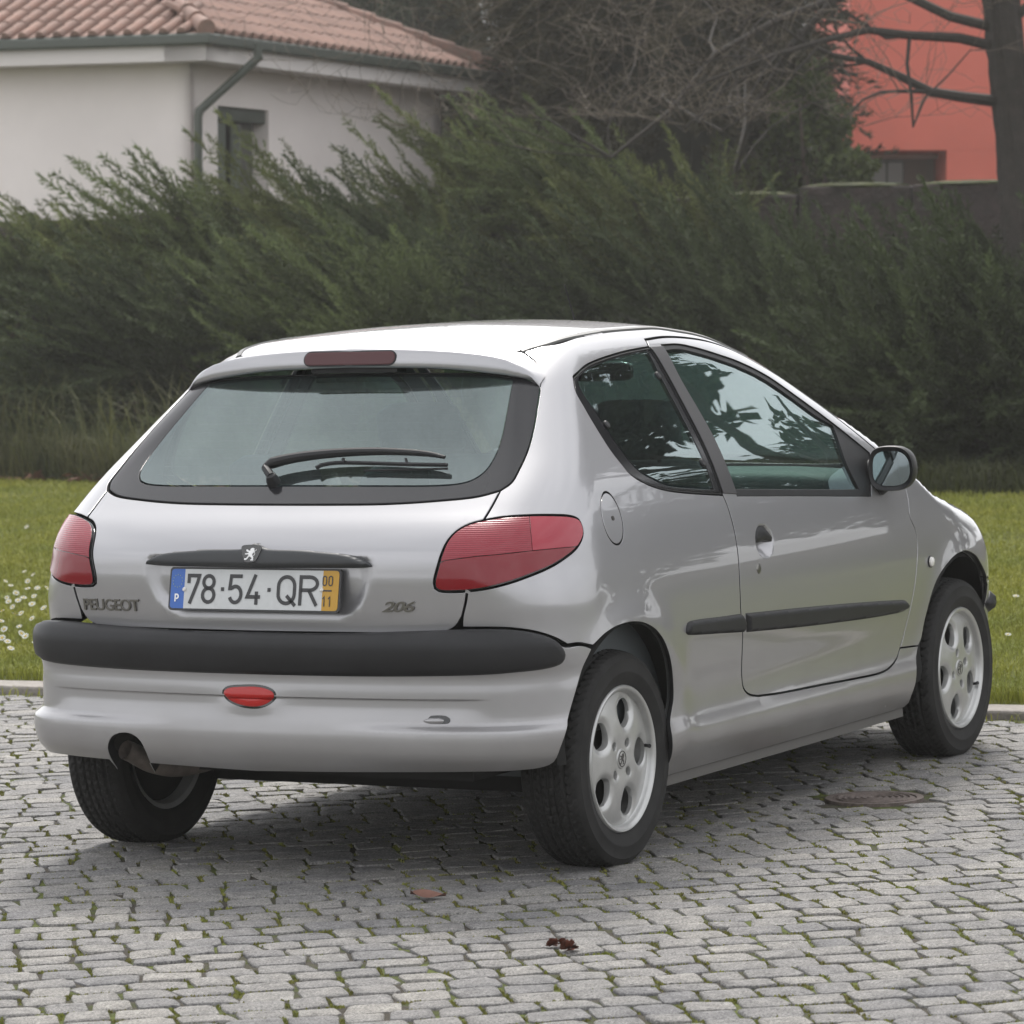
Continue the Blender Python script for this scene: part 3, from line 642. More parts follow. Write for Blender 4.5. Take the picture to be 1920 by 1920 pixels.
# spoiler lip over the glass
def spoiler():
    def on(px, xe):
        out = []
        for q in px:
            d = ray(*q); t = (-CAM[0])/d[0]
            for _ in range(30):
                p = CAM+d*t; t += (xe(abs(p[1]))-p[0])/d[0]
            out.append(CAM+d*t)
        return np.array(out)
    xt = lambda y: -.008+.030*(y/.55)**2+.012*(y/.55)**6; xl = lambda y: -.026+.040*(y/.55)**2+.018*(y/.55)**6
    top = on([(660, 654.6), (740, 655.5), (814, 658), (870, 662), (923, 669), (955, 677), (978, 687), (997, 700), (1012, 716)], xt)
    low = on([(655, 688), (735, 688.5), (814, 690), (870, 694), (923, 700), (955, 704), (974, 708), (995, 713), (1010, 718.5)], xl)
    ys = np.concatenate([np.linspace(0, .50, 14), np.linspace(.515, .556, 5)])
    def prof(A, y): o = np.argsort(-A[:, 1]); return spl(y, -A[o, 1], A[o, 2])
    rows = []
    for y in ys:
        zt, zl = float(prof(top, y)), float(prof(low, y)); zl = min(zl, zt-.004); a, b = xt(y), xl(y)
        e = max(0, 1-(y/.558)**8); q = []
        front = roofmap([(.118+.0*y, min(y, .52))])[0] if y < .5 else None
        yy = y
        fx = .118-.05*max(0, (y-.46)/.1); pf = roofmap([(fx, yy*.985)])[0]
        # blend from the roof to the lip
        for t in (0, .3, .6, .85): 
            X = fx+(a-fx)*t; zr = roofmap([(X, yy*.985)])[0][2]; zb = pf[2]+(zt-pf[2])*t
            q.append((X, yy, max(zr*(1-t)+zt*t, zb*t+zr*(1-t))+.0015))
        q += [(a, yy, zt), (a-.004, yy, zt-.004), (a-.0055, yy, zt-.010), (a*.5+b*.5-.004, yy, (zt+zl)/2), (b, yy, zl+.005), (b+.003, yy, zl), (b+.016, yy, zl-.003), (b+.060, yy, zl+.012)]
        rows.append(q)
    n = len(rows[0]); V = []; full = [[(x, -y, z) for x, y, z in r] for r in rows[::-1]]+rows[1:]
    for r in full: V += r
    Fc = [(i*n+j, i*n+j+1, (i+1)*n+j+1, (i+1)*n+j) for i in range(len(full)-1) for j in range(n-1)]
    o = mesh_obj('spoiler', V, Fc, [M['paint']], gate, True); o.data.set_sharp_from_angle(angle=math.radians(50))
    bm = bmesh.new(); bm.from_mesh(o.data); bmesh.ops.recalc_face_normals(bm, faces=bm.faces); bm.to_mesh(o.data); bm.free()
    return o
spo = spoiler()
def pill(b, c, ex, ez, nrm, W, H, dep, m=0, n=10):    # rounded bar lens, outline W x H, bulging along nrm
    out = []
    for sx, a0 in ((1, -90), (-1, 90)):
        for i in range(n+1):
            a = math.radians(a0+180*i/n); out.append((sx*0+(W/2-H/2)*sx+H/2*math.cos(a), H/2*math.sin(a)))
    V = []
    for sc_, dp in ((1, -.006), (1, 0), (.93, dep*.7), (.80, dep), (.4, dep*1.02)):
        V += [Vector(c)+Vector(ex)*(x-(1-sc_)*np.sign(x)*H/2)+Vector(ez)*(y*sc_)+Vector(nrm)*dp for x, y in out]
    k = len(out); b.add(V, [(r*k+i, r*k+(i+1) % k, (r+1)*k+(i+1) % k, (r+1)*k+i) for r in range(4) for i in range(k)]+[tuple(4*k+i for i in range(k))], m)
b = MB(); tz = Vector((.018, 0, .05)).normalized(); nr = Vector((-.05, 0, .018)).normalized()
pill(b, (-.0205, 0, 1.350), (0, -1, 0), tz, nr, .285, .037, .001, 0); bl = b.build('brake_light', M['lens_brake'], car)
b = MB(); pill(b, (-.0190, 0, 1.350), (0, -1, 0), tz, nr, .292, .044, .0005, 0); b.build('brake_light_rim', M['trim'], bl)
b = MB(); b.box((.028, 0, 1.318), (.05, .27, .016)); b.build('brake_housing_shadow', M['trim'], gate)  # dark box: lower lamp housing plus the shadow under the lip
# grab bar above the plate, shield and lion
bar_r = join(crv([(0, zc(1018.4, F, 466)), *pxd(c1((1440, 1378), (1470, 1388), (1495, 1402), (1530, 1411), (1700, 1417)), F), *pxd(c2((150, 1427), (280, 1441), (350, 1463), (395, 1488), (412, 1505)), F)], .006),
             crv([*pxd(c2((412, 1507), (300, 1513), (100, 1513)), F), (0, zc(1064, F, 466))], .006))
bar = patch('grab_bar', sym(bar_r), F=F, mats=[M['bar'], M['bar']], parent=car, off=.0, gap=-.001, bev=.001, flange=.012, h=.006, puff=(.022, .012))
bx = undom([(0, .8475)])[0]; bn = grad(bx[None])[0]; bc = Vector(bx)+Vector(bn)*.0225
by = Vector((0, -1, 0)); bz = Vector(np.cross(np.array([0, -1., 0]), -bn)); bz = bz if bz.z > 0 else -bz
def plan(ptsl, c, ex, ez, nrm, th, name, m, parent):
    Q = ccw(np.array(ptsl, float)); vv, ff, _ = tri2d(Q, [], .05); k = len(vv)
    V = [Vector(c)+ex*p[0]+ez*p[1]+nrm*th for p in vv]; base = len(V); n = len(Q)
    V += [Vector(c)+ex*p[0]+ez*p[1]+nrm*th for p in Q]+[Vector(c)+ex*p[0]+ez*p[1] for p in Q]
    ff = [tuple(f) for f in ff]
    if (V[ff[0][1]]-V[ff[0][0]]).cross(V[ff[0][2]]-V[ff[0][0]]).dot(nrm) < 0: ff = [f[::-1] for f in ff]
    Fc = ff+[(base+i, base+(i+1) % n, base+n+(i+1) % n, base+n+i) for i in range(n)]
    return mesh_obj(name, V, Fc, m, parent, False)
sh = [(-.030, .026), (-.016, .031), (.016, .031), (.030, .026), (.029, .012), (.018, -.020), (.010, -.026), (-.012, -.026), (-.019, -.020), (-.029, .008)]
bnv = Vector(bn); plan(crv([(x, y*.80) for x, y in sh], .003, True), bc, by, bz, bnv, .002, 'badge_shield', M['gloss'], bar)
lion = [(862, 88), (872, 78), (888, 76), (900, 86), (898, 96), (904, 104), (902, 118), (894, 130), (886, 138), (884, 152), (892, 164), (900, 178), (898, 196), (902, 206), (896, 212), (872, 211), (870, 203), (882, 199), (884, 186), (872, 174), (858, 168), (846, 178), (838, 192), (828, 204), (816, 208), (806, 202), (808, 190), (816, 186), (822, 194), (830, 182), (842, 164), (848, 150), (834, 146), (822, 148), (808, 146), (808, 138), (826, 134), (842, 132), (846, 124), (830, 118), (818, 110), (818, 96), (828, 92), (838, 100), (848, 108), (856, 104), (866, 102), (858, 96)]
LQ = [((x-866)*.00029, (143-y)*.00025) for x, y in lion]
lo = plan(LQ, bc+bnv*.002, by, bz, bnv, .0015, 'lion_emblem', M['white'], bar)
tail = MB(); tail.tube([bc+by*((x-866)*.00029)+bz*((143-y)*.00025)+bnv*.0033 for x, y in ((897, 160), (908, 152), (912, 138), (906, 124), (908, 112), (918, 106), (924, 92))], .0009, 6); tail.build('lion_tail', M['white'], bar)

# ------------------------------------------------------------------ number plate with its lettering
pc = Vector((-.5455, 0, .7615)); pz = Vector((.0199, 0, .1082)).normalized(); pn = Vector((-.1082, 0, .0199)).normalized(); pe = Vector((0, -1, 0))
def rrect(w, h, r, n=5): return [(sx*(w/2-r)+r*math.cos(a), sy*(h/2-r)+r*math.sin(a)) for sx, sy, a0 in ((1, 1, 0), (-1, 1, 90), (-1, -1, 180), (1, -1, 270)) for a in [math.radians(a0+90*i/n) for i in range(n+1)]]
plate = plan(rrect(.524, .114, .010), pc-pn*.012, pe, pz, pn, .010, 'number_plate', M['plate_black'], car)
pb = pc-pn*.002
def prect(x0, x1, r0, r1, name, m, th=.0012):
    H = .052; q = []
    q += [(x0+(r0 if i else 0), (-H if not i else -H)) for i in (1,)] if False else []
    pts_ = [(x0, -H+r0), (x0+r0*.3, -H+r0*.3), (x0+r0, -H), (x1-r1, -H), (x1-r1*.3, -H+r1*.3), (x1, -H+r1), (x1, H-r1), (x1-r1*.3, H-r1*.3), (x1-r1, H), (x0+r0, H), (x0+r0*.3, H-r0*.3), (x0, H-r0)]
    cl = []
    for p_ in pts_:
        if not cl or math.hypot(p_[0]-cl[-1][0], p_[1]-cl[-1][1]) > 1e-5: cl.append(p_)
    return plan(cl, pb, pe, pz, pn, th, name, m, plate)
prect(-.2565, -.2145, .008, 0, 'country_band', M['plate_blue']); prect(-.2143, .2085, 0, 0, 'plate_field', M['plate_white']); prect(.2087, .2565, 0, .008, 'date_band', M['plate_yellow'])
def stroke(b, pts, w, closed=False, h=.0012, base=.0013):
    P = [np.array(p, float) for p in pts]; n = len(P); V = []
    for i in range(n):
        a = P[i-1] if (i or closed) else None; c = P[(i+1) % n] if (i < n-1 or closed) else None
        d1 = (P[i]-a)/np.linalg.norm(P[i]-a) if a is not None else None; d2 = (c-P[i])/np.linalg.norm(c-P[i]) if c is not None else None
        if d1 is None: d1 = d2
        if d2 is None: d2 = d1
        nrm = np.array([-(d1+d2)[1], (d1+d2)[0]]); L = np.linalg.norm(nrm); nrm = nrm/L if L > 1e-6 else np.array([-d1[1], d1[0]])
        k = w/2/max(.55, float(nrm @ np.array([-d1[1], d1[0]])))
        for s_ in (1, -1):
            q = P[i]+nrm*k*s_; V.append(pb+pe*q[0]+pz*q[1]+pn*(base+h))
    m = n if closed else n-1
    b.add(V, [(2*i, 2*((i+1) % n), 2*((i+1) % n)+1, 2*i+1) for i in range(m)])
def arc(cx, cy, rx_, ry_, a0, a1, n=14): return [(cx+rx_*math.cos(math.radians(a0+(a1-a0)*i/n)), cy+ry_*math.sin(math.radians(a0+(a1-a0)*i/n))) for i in range(n+1)]
def glyph(ch, x, y0, h, w, t):      # narrow road-plate style characters; x = left edge, box w x h, stroke t
    b = MB(); a = t/2; X0, X1, Y0, Y1 = x+a, x+w-a, y0+a, y0+h-a; cx = (X0+X1)/2; rx_ = (X1-X0)/2
    if ch == '7': stroke(b, [(X0, Y1-.020), (X0, Y1), (X1, Y1), (X1-.004, Y1-.016), (x+w*.24, y0)], t)
    elif ch == '8':
        r = (Y1-Y0)*.235; stroke(b, arc(cx, Y1-r, rx_*.90, r, 0, 360, 22)[:-1], t, True); r2 = (Y1-Y0)*.265; stroke(b, arc(cx, Y0+r2, rx_, r2, 0, 360, 22)[:-1], t, True)
    elif ch == '5': stroke(b, [(X1+a*.4, Y1), (X0+.003, Y1), (X0, y0+h*.53)]+[(X0+.004, y0+h*.53)]+arc(cx, y0+h*.33, rx_, h*.33-a, 110, -160, 18), t)
    elif ch == '4': stroke(b, [(cx+.006, Y1+a), (X0, y0+h*.26), (X1+a, y0+h*.26)], t); stroke(b, [(x+w*.74, y0+h*.44), (x+w*.74, y0)], t)
    elif ch == 'Q': stroke(b, arc(cx, Y1-rx_, rx_, rx_, 0, 180, 12)+arc(cx, Y0+rx_, rx_, rx_, 180, 360, 12), t, True); stroke(b, [(cx+.001, y0+h*.32), (X1+.004, y0-.001)], t)
    elif ch == 'R': stroke(b, [(X0, y0), (X0, Y1), (cx, Y1)]+arc(cx+.002, Y1-h*.215, rx_-.002, h*.215, 90, -90, 12)+[(X0, Y1-h*.43)], t); stroke(b, [(cx, Y1-h*.43), (X1, y0)], t)
    elif ch == '0': stroke(b, arc(cx, Y1-rx_, rx_, rx_, 0, 180, 10)+arc(cx, Y0+rx_, rx_, rx_, 180, 360, 10), t, True)
    elif ch == '1': stroke(b, [(X0, y0+h*.72), (cx+a, Y1), (cx+a, y0)], t)
    elif ch == 'P': stroke(b, [(X0, y0), (X0, Y1), (cx, Y1)]+arc(cx, Y1-h*.25, rx_, h*.25, 90, -90, 10)+[(X0, Y1-h*.50)], t)
    elif ch == '.': stroke(b, [(x, y0+h/2), (x+w, y0+h/2)], h)
    elif ch == '-': stroke(b, [(x, y0+h/2), (x+w, y0+h/2)], t)
    return b
def pxp(q): return -.262+q*.524     # fraction of the plate width
for ch, x0, x1 in (('7', .108, .187), ('8', .193, .279), ('5', .352, .438), ('4', .456, .541), ('Q', .636, .748), ('R', .764, .878)):
    glyph(ch, pxp(x0), -.0395, .079, (x1-x0)*.524, .0098).build('plate_character', M['plate_black'], plate, smooth=False)
for x in (.309, .582): glyph('.', pxp(x), -.005, .010, .0098, .01).build('plate_dot', M['plate_black'], plate, smooth=False)
for ch, x in (('0', .897), ('0', .931)): glyph(ch, pxp(x), .012, .027, .0135, .0030).build('date_digit', M['plate_black'], plate, smooth=False)
for ch, x in (('1', .900), ('1', .932)): glyph(ch, pxp(x), -.041, .027, .0095, .0034).build('date_digit', M['plate_black'], plate, smooth=False)
glyph('-', pxp(.893), -.0015, .003, .031, .0038).build('date_bar', M['plate_black'], plate, smooth=False)
glyph('P', -.2425, -.0345, .021, .0135, .0042).build('country_letter', M['white'], plate, smooth=False)
sb = MB()
for i in range(12):
    a = i*math.pi/6; stroke(sb, [(-.2355+.0145*math.cos(a)-.0012, .020+.0165*math.sin(a)), (-.2355+.0145*math.cos(a)+.0012, .020+.0165*math.sin(a))], .0024)
sb.build('star_ring', mat('plate_star', (.25, .33, .18), .4), plate, smooth=False)
for x, y in ((-.2135, -.002), (.2065, .002)):
    b = MB(); c = pb+pe*x+pz*y; b.tube([c, c+pn*.004, c+pn*.006], [.006, .0055, .003], 14); b.build('plate_screw', M['lens_white'], plate)
# raised badges: maker's name and model number
def text_mesh(txt, name, c, ex, ez, nrm, W, H, ext, m, parent, shear=0., spacing=1.0):
    cu = bpy.data.curves.new(name, 'FONT'); cu.body = txt; cu.extrude = .06; cu.shear = shear; cu.space_character = spacing; cu.offset = .012; cu.bevel_depth = .012; cu.bevel_resolution = 1
    o = bpy.data.objects.new(name, cu); col.objects.link(o); dg = bpy.context.evaluated_depsgraph_get(); dg.update()
    me = bpy.data.meshes.new_from_object(o.evaluated_get(dg)); bpy.data.objects.remove(o)
    V = np.array([tuple(v.co) for v in me.vertices]); lo, hi = V.min(0), V.max(0)
    Q = [Vector(c)+ex*((v[0]-lo[0])/(hi[0]-lo[0])-.5)*W+ez*((v[1]-lo[1])/(hi[1]-lo[1])-.5)*H+nrm*((v[2]-lo[2])/(hi[2]-lo[2])*ext) for v in V]
    Fc = [tuple(p.vertices) for p in me.polygons]; bpy.data.meshes.remove(me)
    return mesh_obj(name, Q, Fc, m, parent, False)
def badge(txt, name, p0, p1, v0, v1, shear, sp):
    A, B = px3([p0, p1], FG); c = (A+B)/2; n = grad(c[None], F=FG)[0]; ex = Vector(B-A); W = ex.length; ex.normalize(); nv = Vector(n); ez = nv.cross(ex); ez = ez if ez.z > 0 else -ez
    T, Bo = px3([((p0[0]+p1[0])/2, v0), ((p0[0]+p1[0])/2, v1)], FG)
    text_mesh(txt, name, Vector(c)-nv*.0005, ex, ez, nv, W, float(np.linalg.norm(T-Bo)), .0060, M['chrome'], gate, shear, sp)
badge('PEUGEOT', 'maker_badge', (159, 1132), (262, 1134.5), 1122, 1144, 0, .95); badge('206', 'model_badge', (716, 1137), (780, 1137), 1127, 1147.5, .35, .92)
# rear wiper: arm, blade and pivot, lying just off the glass
wz = lambda q, o: [tuple(p+n*o) for p, n in zip(*(lambda P: (P, grad(P)))(px3(q)))]
def wp(*q): return [(480+x/5.0526, 840+y/5.0526) for x, y in q]
b = MB(); arm = wz(wp((120, 265), (190, 225), (400, 175), (700, 137), (1000, 118), (1250, 115), (1500, 125), (1700, 145), (1815, 172)), .03)
b.tube(crv(arm, .015), list(np.interp(np.linspace(0, 1, len(crv(arm, .015))), [0, .06, .15, .5, .85, 1], [.009, .016, .0145, .012, .009, .005])), 10); b.tube([arm[0], tuple(np.array(arm[0])*.5+np.array(wz(wp((170, 330)), .024)[0])*.5), wz(wp((170, 330)), .022)[0]], [.010, .0115, .012], 8); wa = b.build('wiper_arm', M['trim'], car)
b = MB(); bl_ = wz(wp((590, 240), (640, 212), (800, 190), (1100, 195), (1450, 205), (1830, 212)), .018); b.tube(crv(bl_, .02), [.0055]*len(crv(bl_, .02)), 6)
b2 = wz(wp((1040, 238), (1450, 228), (1825, 218)), .008); b.tube(crv(b2, .03), .003, 6); b.tube(wz(wp((850, 165), (870, 195)), .022), .005, 6); b.tube(wz(wp((1440, 160), (1450, 205)), .02), .004, 6); b.build('wiper_blade', M['trim'], wa)
b = MB(); pv = px3(wp((170, 330))); pn_ = grad(pv)[0]; c = Vector(pv[0]); nv = Vector(pn_); b.tube([c-nv*.002, c+nv*.012, c+nv*.026, c+nv*.030], [.019, .018, .013, .004], 16); b.build('wiper_pivot', M['trim'], wa)

for sgn in (1, -1):                 # corner piece behind the spoiler tip
    Q = pxd(c2((1170, 268), (1300, 262), (1440, 222), (1440, 330), (1420, 480), (1345, 500), (1300, 450), (1180, 380)))
    patch('roof_corner', Q if sgn > 0 else mir(Q), mats=[M['paint'], M['paint']], parent=car, off=-.004, gap=0, bev=0, flange=0, h=.02)
# ------------------------------------------------------------------ rear bumper
bum_top = [(0, .648), *dom(undom([(.3, .648)], FB)), *pxd([(866, 1186), (950, 1184), (1000, 1190), (1040, 1201), (1060, 1213), (1085, 1210), (1098, 1211), (1111, 1216)], FB)]
bum_arch = pxd([(1111, 1216), (1095, 1250), (1080, 1300), (1066, 1360), (1053, 1402)], FB)
bum_bot = [*pxd([(1053, 1402), (1040, 1430), (1020, 1440), (980, 1446), (900, 1449), (700, 1450)], FB), (0, zc(1447, FB, 470))]
bo = sym(join(crv(bum_top), crv(bum_arch), crv(bum_bot)))
notch = pxd([(40+x/3.2, 1100+y/3.2) for x, y in ((540, 1040), (523, 970), (545, 905), (600, 882), (660, 890), (710, 930), (745, 1000), (765, 1052))], FB)
lo_u, hi_u = notch[:, 0].min(), notch[:, 0].max(); notch[0, 1] = notch[-1, 1] = .262
inn = (bo[:, 1] < .34) & (bo[:, 0] > notch[0, 0]) & (bo[:, 0] < notch[-1, 0]); idx = np.where(inn)[0]
nn_ = crv(notch, .01)
bo = ccw(bo); inn = (bo[:, 1] < .34) & (bo[:, 0] > notch[0, 0]) & (bo[:, 0] < notch[-1, 0]); idx = np.where(inn)[0]
bo = np.concatenate([bo[:idx[0]], nn_, bo[idx[-1]+1:]])        # ccw: the bottom edge runs towards +u
bumper = patch('rear_bumper', bo, F=FB, mats=[M['paint'], M['seal_gap']], parent=car, h=.015, flange=.030, extra=np.array([(u, z_) for z_ in (.4800, .4838, .4862, .4885, .4925) for u in np.arange(-.70, .70, .008)]+[(s_*u, z_) for s_ in (-1, 1) for z_ in (.400, .408, .416, .424, .430) for u in np.arange(.25, .95, .012)]))
tr = join(crv([(0, .655), *dom(undom([(.25, .655)], FB)), *pxd([(866, 1180), (950, 1180), (1000, 1186), (1035, 1197), (1053, 1211), (1061, 1228), (1055, 1243), (1030, 1253), (960, 1262), (880, 1267), (700, 1269)], FB), (0, zc(1265, FB, 480))], .01))
patch('bumper_trim', sym(tr), F=FB, mats=[M['trim'], M['trim']], parent=bumper, off=.001, gap=.0005, bev=.001, flange=.012, h=.012, puff=(.010, .016))
fg = pxd(c1()+[(40+x/3.2, 1100+y/3.2) for x, y in ((1212, 625), (1240, 602), (1320, 594), (1430, 596), (1500, 618), (1524, 648), (1512, 682), (1460, 715), (1400, 726), (1320, 716), (1250, 686), (1220, 655))], FB)
fgb = patch('fog_lamp', crv(fg, .006, True), F=FB, mats=[M['gloss'], M['gloss']], parent=car, off=.001, gap=-.003, bev=.001, flange=.01, h=.01)
patch('fog_lens', inset(ccw(crv(fg, .006, True)), .003), F=FB, mats=[M['lens_fog'], M['gloss']], parent=fgb, off=.002, gap=0, bev=.0006, flange=.004, h=.008, puff=(.006, .02))
te = pxd([(700+x/3.2, 1100+y/3.2) for x, y in ((300, 805), (325, 795), (345, 776), (430, 775), (462, 795), (455, 818), (420, 824), (330, 820))], FB)
teh = patch('towing_eye_slot', crv(te, .004, True), F=FB, mats=[M['gloss'], M['gloss']], parent=car, off=.0012, gap=0, bev=.0005, flange=.003, h=.008)
t2 = pxd([(700+x/3.2, 1100+y/3.2) for x, y in ((300, 806), (330, 792), (400, 790), (425, 803), (410, 820), (330, 820))], FB)
patch('towing_eye_lip', crv(t2, .004, True), F=FB, mats=[M['paint'], M['paint']], parent=teh, off=.002, gap=0, bev=.0005, flange=.003, h=.006, puff=(.004, .006))
INNER.build('inner_lining', M['lining'], car)
# ------------------------------------------------------------------ wheels
WR, WW, WC = .2905, .180, .280
def tyre_mesh():
    na = 288; V = []
    prof = [(.186, -.062), (.192, -.074), (.205, -.083), (.226, -.0892), (.229, -.0908), (.233, -.0908), (.236, -.0893), (.250, -.0892), (.260, -.0872), (.263, -.0880), (.268, -.0848), (.279, -.0770)]
    tr_y = np.linspace(-.068, .068, 29); rows = []
    for k in range(na):
        a = 2*math.pi*k/na; row = [(r, y) for r, y in prof]
        for y in tr_y:
            R = WR-.0075*(abs(y)/.07)**3.2
            ph = (k/na*72+abs(y)*30) % 1                                  # chevron lugs
            g = 0
            if abs(abs(y)-.020) < .0035 or abs(y) < .0015 or abs(abs(y)-.046) < .003: g = .006
            elif ph < .25 and abs(y) > .004: g = .005
            row.append((R-g, y))
        row += [(r, -y) for r, y in prof[::-1]]; rows.append([(r*math.cos(a), y, r*math.sin(a)) for r, y in row])
    n = len(rows[0]); V = np.array(rows).reshape(-1, 3)
    # sidewall lettering band / ribs and the flattened contact patch
    lim = -WC+.0015; low = V[:, 2] < lim; V[low, 1] *= 1+.10*np.minimum(1, (lim-V[low, 2])/.01); V[low, 2] = lim
    Fc = [(k*n+j, k*n+j+1, ((k+1) % na)*n+j+1, ((k+1) % na)*n+j) for k in range(na) for j in range(n-1)]
    return V, Fc
def smooth_angle(o, d=40): o.data.set_sharp_from_angle(angle=math.radians(d))
def make_wheel(parent, loc, flip, spin):
    w = bpy.data.objects.new('wheel', None); w.empty_display_size = .1; link(w, parent); w.location = loc; w.rotation_euler = (0, 0, math.pi if flip else 0)
    return w
TV, TF = tyre_mesh()
# rim face: disc trimmed with five ovals and four bolt wells; outboard side is -y
def rim_parts():
    R = .1765; out = np.array([(R*math.cos(a), R*math.sin(a)) for a in np.linspace(0, 2*math.pi, 120, endpoint=False)])
    ov = []; ring = []
    for k in range(5):
        A = math.radians(k*72); q = []
        for t in np.linspace(0, 2*math.pi, 40, endpoint=False):
            r_ = .1235+.0405*math.cos(t); tt = (.0345+.0045*math.cos(t)-.004*math.cos(2*t))*math.sin(t)
            q.append((r_*math.cos(A)-tt*math.sin(A), r_*math.sin(A)+tt*math.cos(A)))
        ov.append(ccw(np.array(q)))
    bolts = [np.array([(.054*math.cos(A)+.0125*math.cos(t), .054*math.sin(A)+.0125*math.sin(t)) for t in np.linspace(0, 2*math.pi, 20, endpoint=False)]) for A in [math.radians(45+90*i) for i in range(4)]]
    vv, ff, loops = tri2d(out, ov+bolts, .0065)
    def hgt(p):
        r = np.hypot(p[:, 0], p[:, 1]); base = spl(r, [0, .03, .07, .12, .16, .178], [.008, .008, .005, .009, .015, .019])
        d = dist(p, ov); db = dist(p, bolts)
        return base+.007*np.exp(-(d/.007)**1.5)+.002*np.exp(-(db/.003)**2)
    H = hgt(vv); V = [np.stack([vv[:, 0], H, vv[:, 1]], 1)]; faces = [tuple(f) for f in ff]; base = len(vv)
    a = V[0][ff]; fn = np.cross(a[:, 1]-a[:, 0], a[:, 2]-a[:, 0])[:, 1].sum()
    flip = fn > 0
    if flip: faces = [f[::-1] for f in faces]
    for q, sc_, dep in [(o, ((.975, .0075), (.955, .014), (.945, .018)), 0) for o in ov]+[(b_, ((.93, .010), (.86, .030), (.3, .031)), 0) for b_ in bolts]:
        c = q.mean(0); prev = np.stack([q[:, 0], hgt(q), q[:, 1]], 1); V.append(prev); n = len(q); b0 = base; base += n
        h0 = prev[:, 1].mean()
        for s_, dp in sc_:
            qq = c+(q-c)*s_; V.append(np.stack([qq[:, 0], np.full(n, h0+dp-.006), qq[:, 1]], 1)); b1 = base; base += n
            for i in range(n):
                f = (b0+i, b0+(i+1) % n, b1+(i+1) % n, b1+i); faces.append(f[::-1] if flip else f)
            b0 = b1
        if len(sc_) == 3 and sc_[2][0] < .5: faces.append(tuple(b0+i for i in range(n)))
    return np.concatenate(V), faces
RV, RF_ = rim_parts()
lip = [(.1765, .019), (.1785, .017), (.1795, .009), (.1815, .0035), (.186, -.0005), (.1915, -.0015), (.1950, .0015), (.1962, .007), (.193, .011), (.186, .014), (.182, .030), (.172, .055), (.165, .110), (.176, .150), (.190, .155)]
def wheel(loc, flip, spin):
    w = make_wheel(car, loc, flip, spin); sy = .5*WW-.008
    global TYRE
    if TYRE is None:
        t = mesh_obj('tyre', TV, TF, M['rubber'], w, True); smooth_angle(t, 32)
        b = MB(); b.v = []; c, s_ = math.cos(spin), math.sin(spin)
        r = MB(); r.add(RV-[0, sy, 0], RF_); r.lathe([(a, y-sy) for a, y in lip], 96); rm = r.build('rim', M['alloy'], w, angle=38)
        h = MB(); h.lathe([(.0, .0045), (.018, .0045), (.0255, .006), (.0275, .0085), (.0285, .010)], 40, ctr=(0, -sy, 0)); hc = h.build('hub_cap', M['alloy'], w)
        hb = MB(); n1 = Vector((0, -1, 0)); cc = Vector((0, -sy+.0045, 0))
        hb.tube([(.0205*math.cos(a), -sy+.0045, .0205*math.sin(a)) for a in np.linspace(0, 2*math.pi, 33)], .0012, 6)
        hb.build('hub_ring', M['steel'], w)
        plan([(x*.85, y*.85) for x, y in LQ], cc, Vector((1, 0, 0)), Vector((0, 0, 1)), n1, .0009, 'hub_lion', M['steel'], w)
        for A in [math.radians(45+90*i) for i in range(4)]:
            bb = MB(); bb.tube([(.054*math.cos(A), -sy+.030, .054*math.sin(A)), (.054*math.cos(A), -sy+.018, .054*math.sin(A))], .0085, 6); bb.build('wheel_bolt', M['steel'], w)
        vb = MB(); A = math.radians(0 if True else 0); vb.tube([(.172, -sy+.030, .010), (.166, -sy+.012, .010), (.160, -sy+.002, .010)], [.005, .0045, .006], 8); vb.build('valve', M['trim'], w)
        dr = MB(); dr.lathe([(0, .055), (.10, .055), (.118, .060), (.12, .10), (0, .10)], 48, ctr=(0, -sy, 0)); dr.build('brake_drum', M['under'], w)
        bk = MB(); bk.lathe([(.06, .118), (.181, .118), (.181, .121), (.06, .121)], 48, ctr=(0, -sy, 0)); bk.build('rim_back', M['under'], w)
        TYRE = w
        kids = list(w.children)
    else:
        for ch in list(TYRE.children):
            c2_ = ch.copy(); link(c2_, w)
            for g in ch.children: g2 = g.copy(); link(g2, c2_)
    for ch in w.children:
        if not ch.name.startswith(('rim_back', 'tyre', 'brake')): ch.rotation_euler = (0, spin, 0)
    return w
TYRE = None
YW = .712
wheel((0, -YW, WC), False, math.radians(-2)); wheel((2.442, -YW-.003, WC), False, math.radians(27)); wheel((0, YW, WC), True, .6); wheel((2.442, YW+.003, WC), True, .2)

# ------------------------------------------------------------------ wheel wells, floor pan, axle, exhaust
for cx in (0, 2.442):
    for sg in (-1, 1):
        b = MB(); n = 28; V = []
        for y in (.835, .80, .54):
            for i in range(n+1):
                a = math.radians((-14 if cx > 1 else -16)+(200 if cx > 1 else 196)*i/n); rr_ = .352 if y < .82 else .334
                xx, zz = cx+rr_*math.cos(a), .305+rr_*math.sin(a); V.append((xx, sg*min(y-.022, float(Ys(xx, zz))-.022), zz))
        Fc = [(j*(n+1)+i, j*(n+1)+i+1, (j+1)*(n+1)+i+1, (j+1)*(n+1)+i) for j in range(2) for i in range(n)]+[tuple(2*(n+1)+i for i in range(n+1))]
        b.add(V, Fc); b.build('wheel_well', M['under'], car)
b = MB(); b.box((1.55, 0, .175), (2.7, 1.24, .05)); b.box((1.22, 0, .20), (1.62, 1.50, .04)); b.box((-.22, -.14, .315), (.40, .86, .10)); b.box((.0, 0, .30), (.10, 1.28, .09)); b.box((2.44, 0, .27), (.5, .9, .10)); b.build('floor_pan', M['under'], car, smooth=False)  # floor slabs set low to deepen the shadow under the car
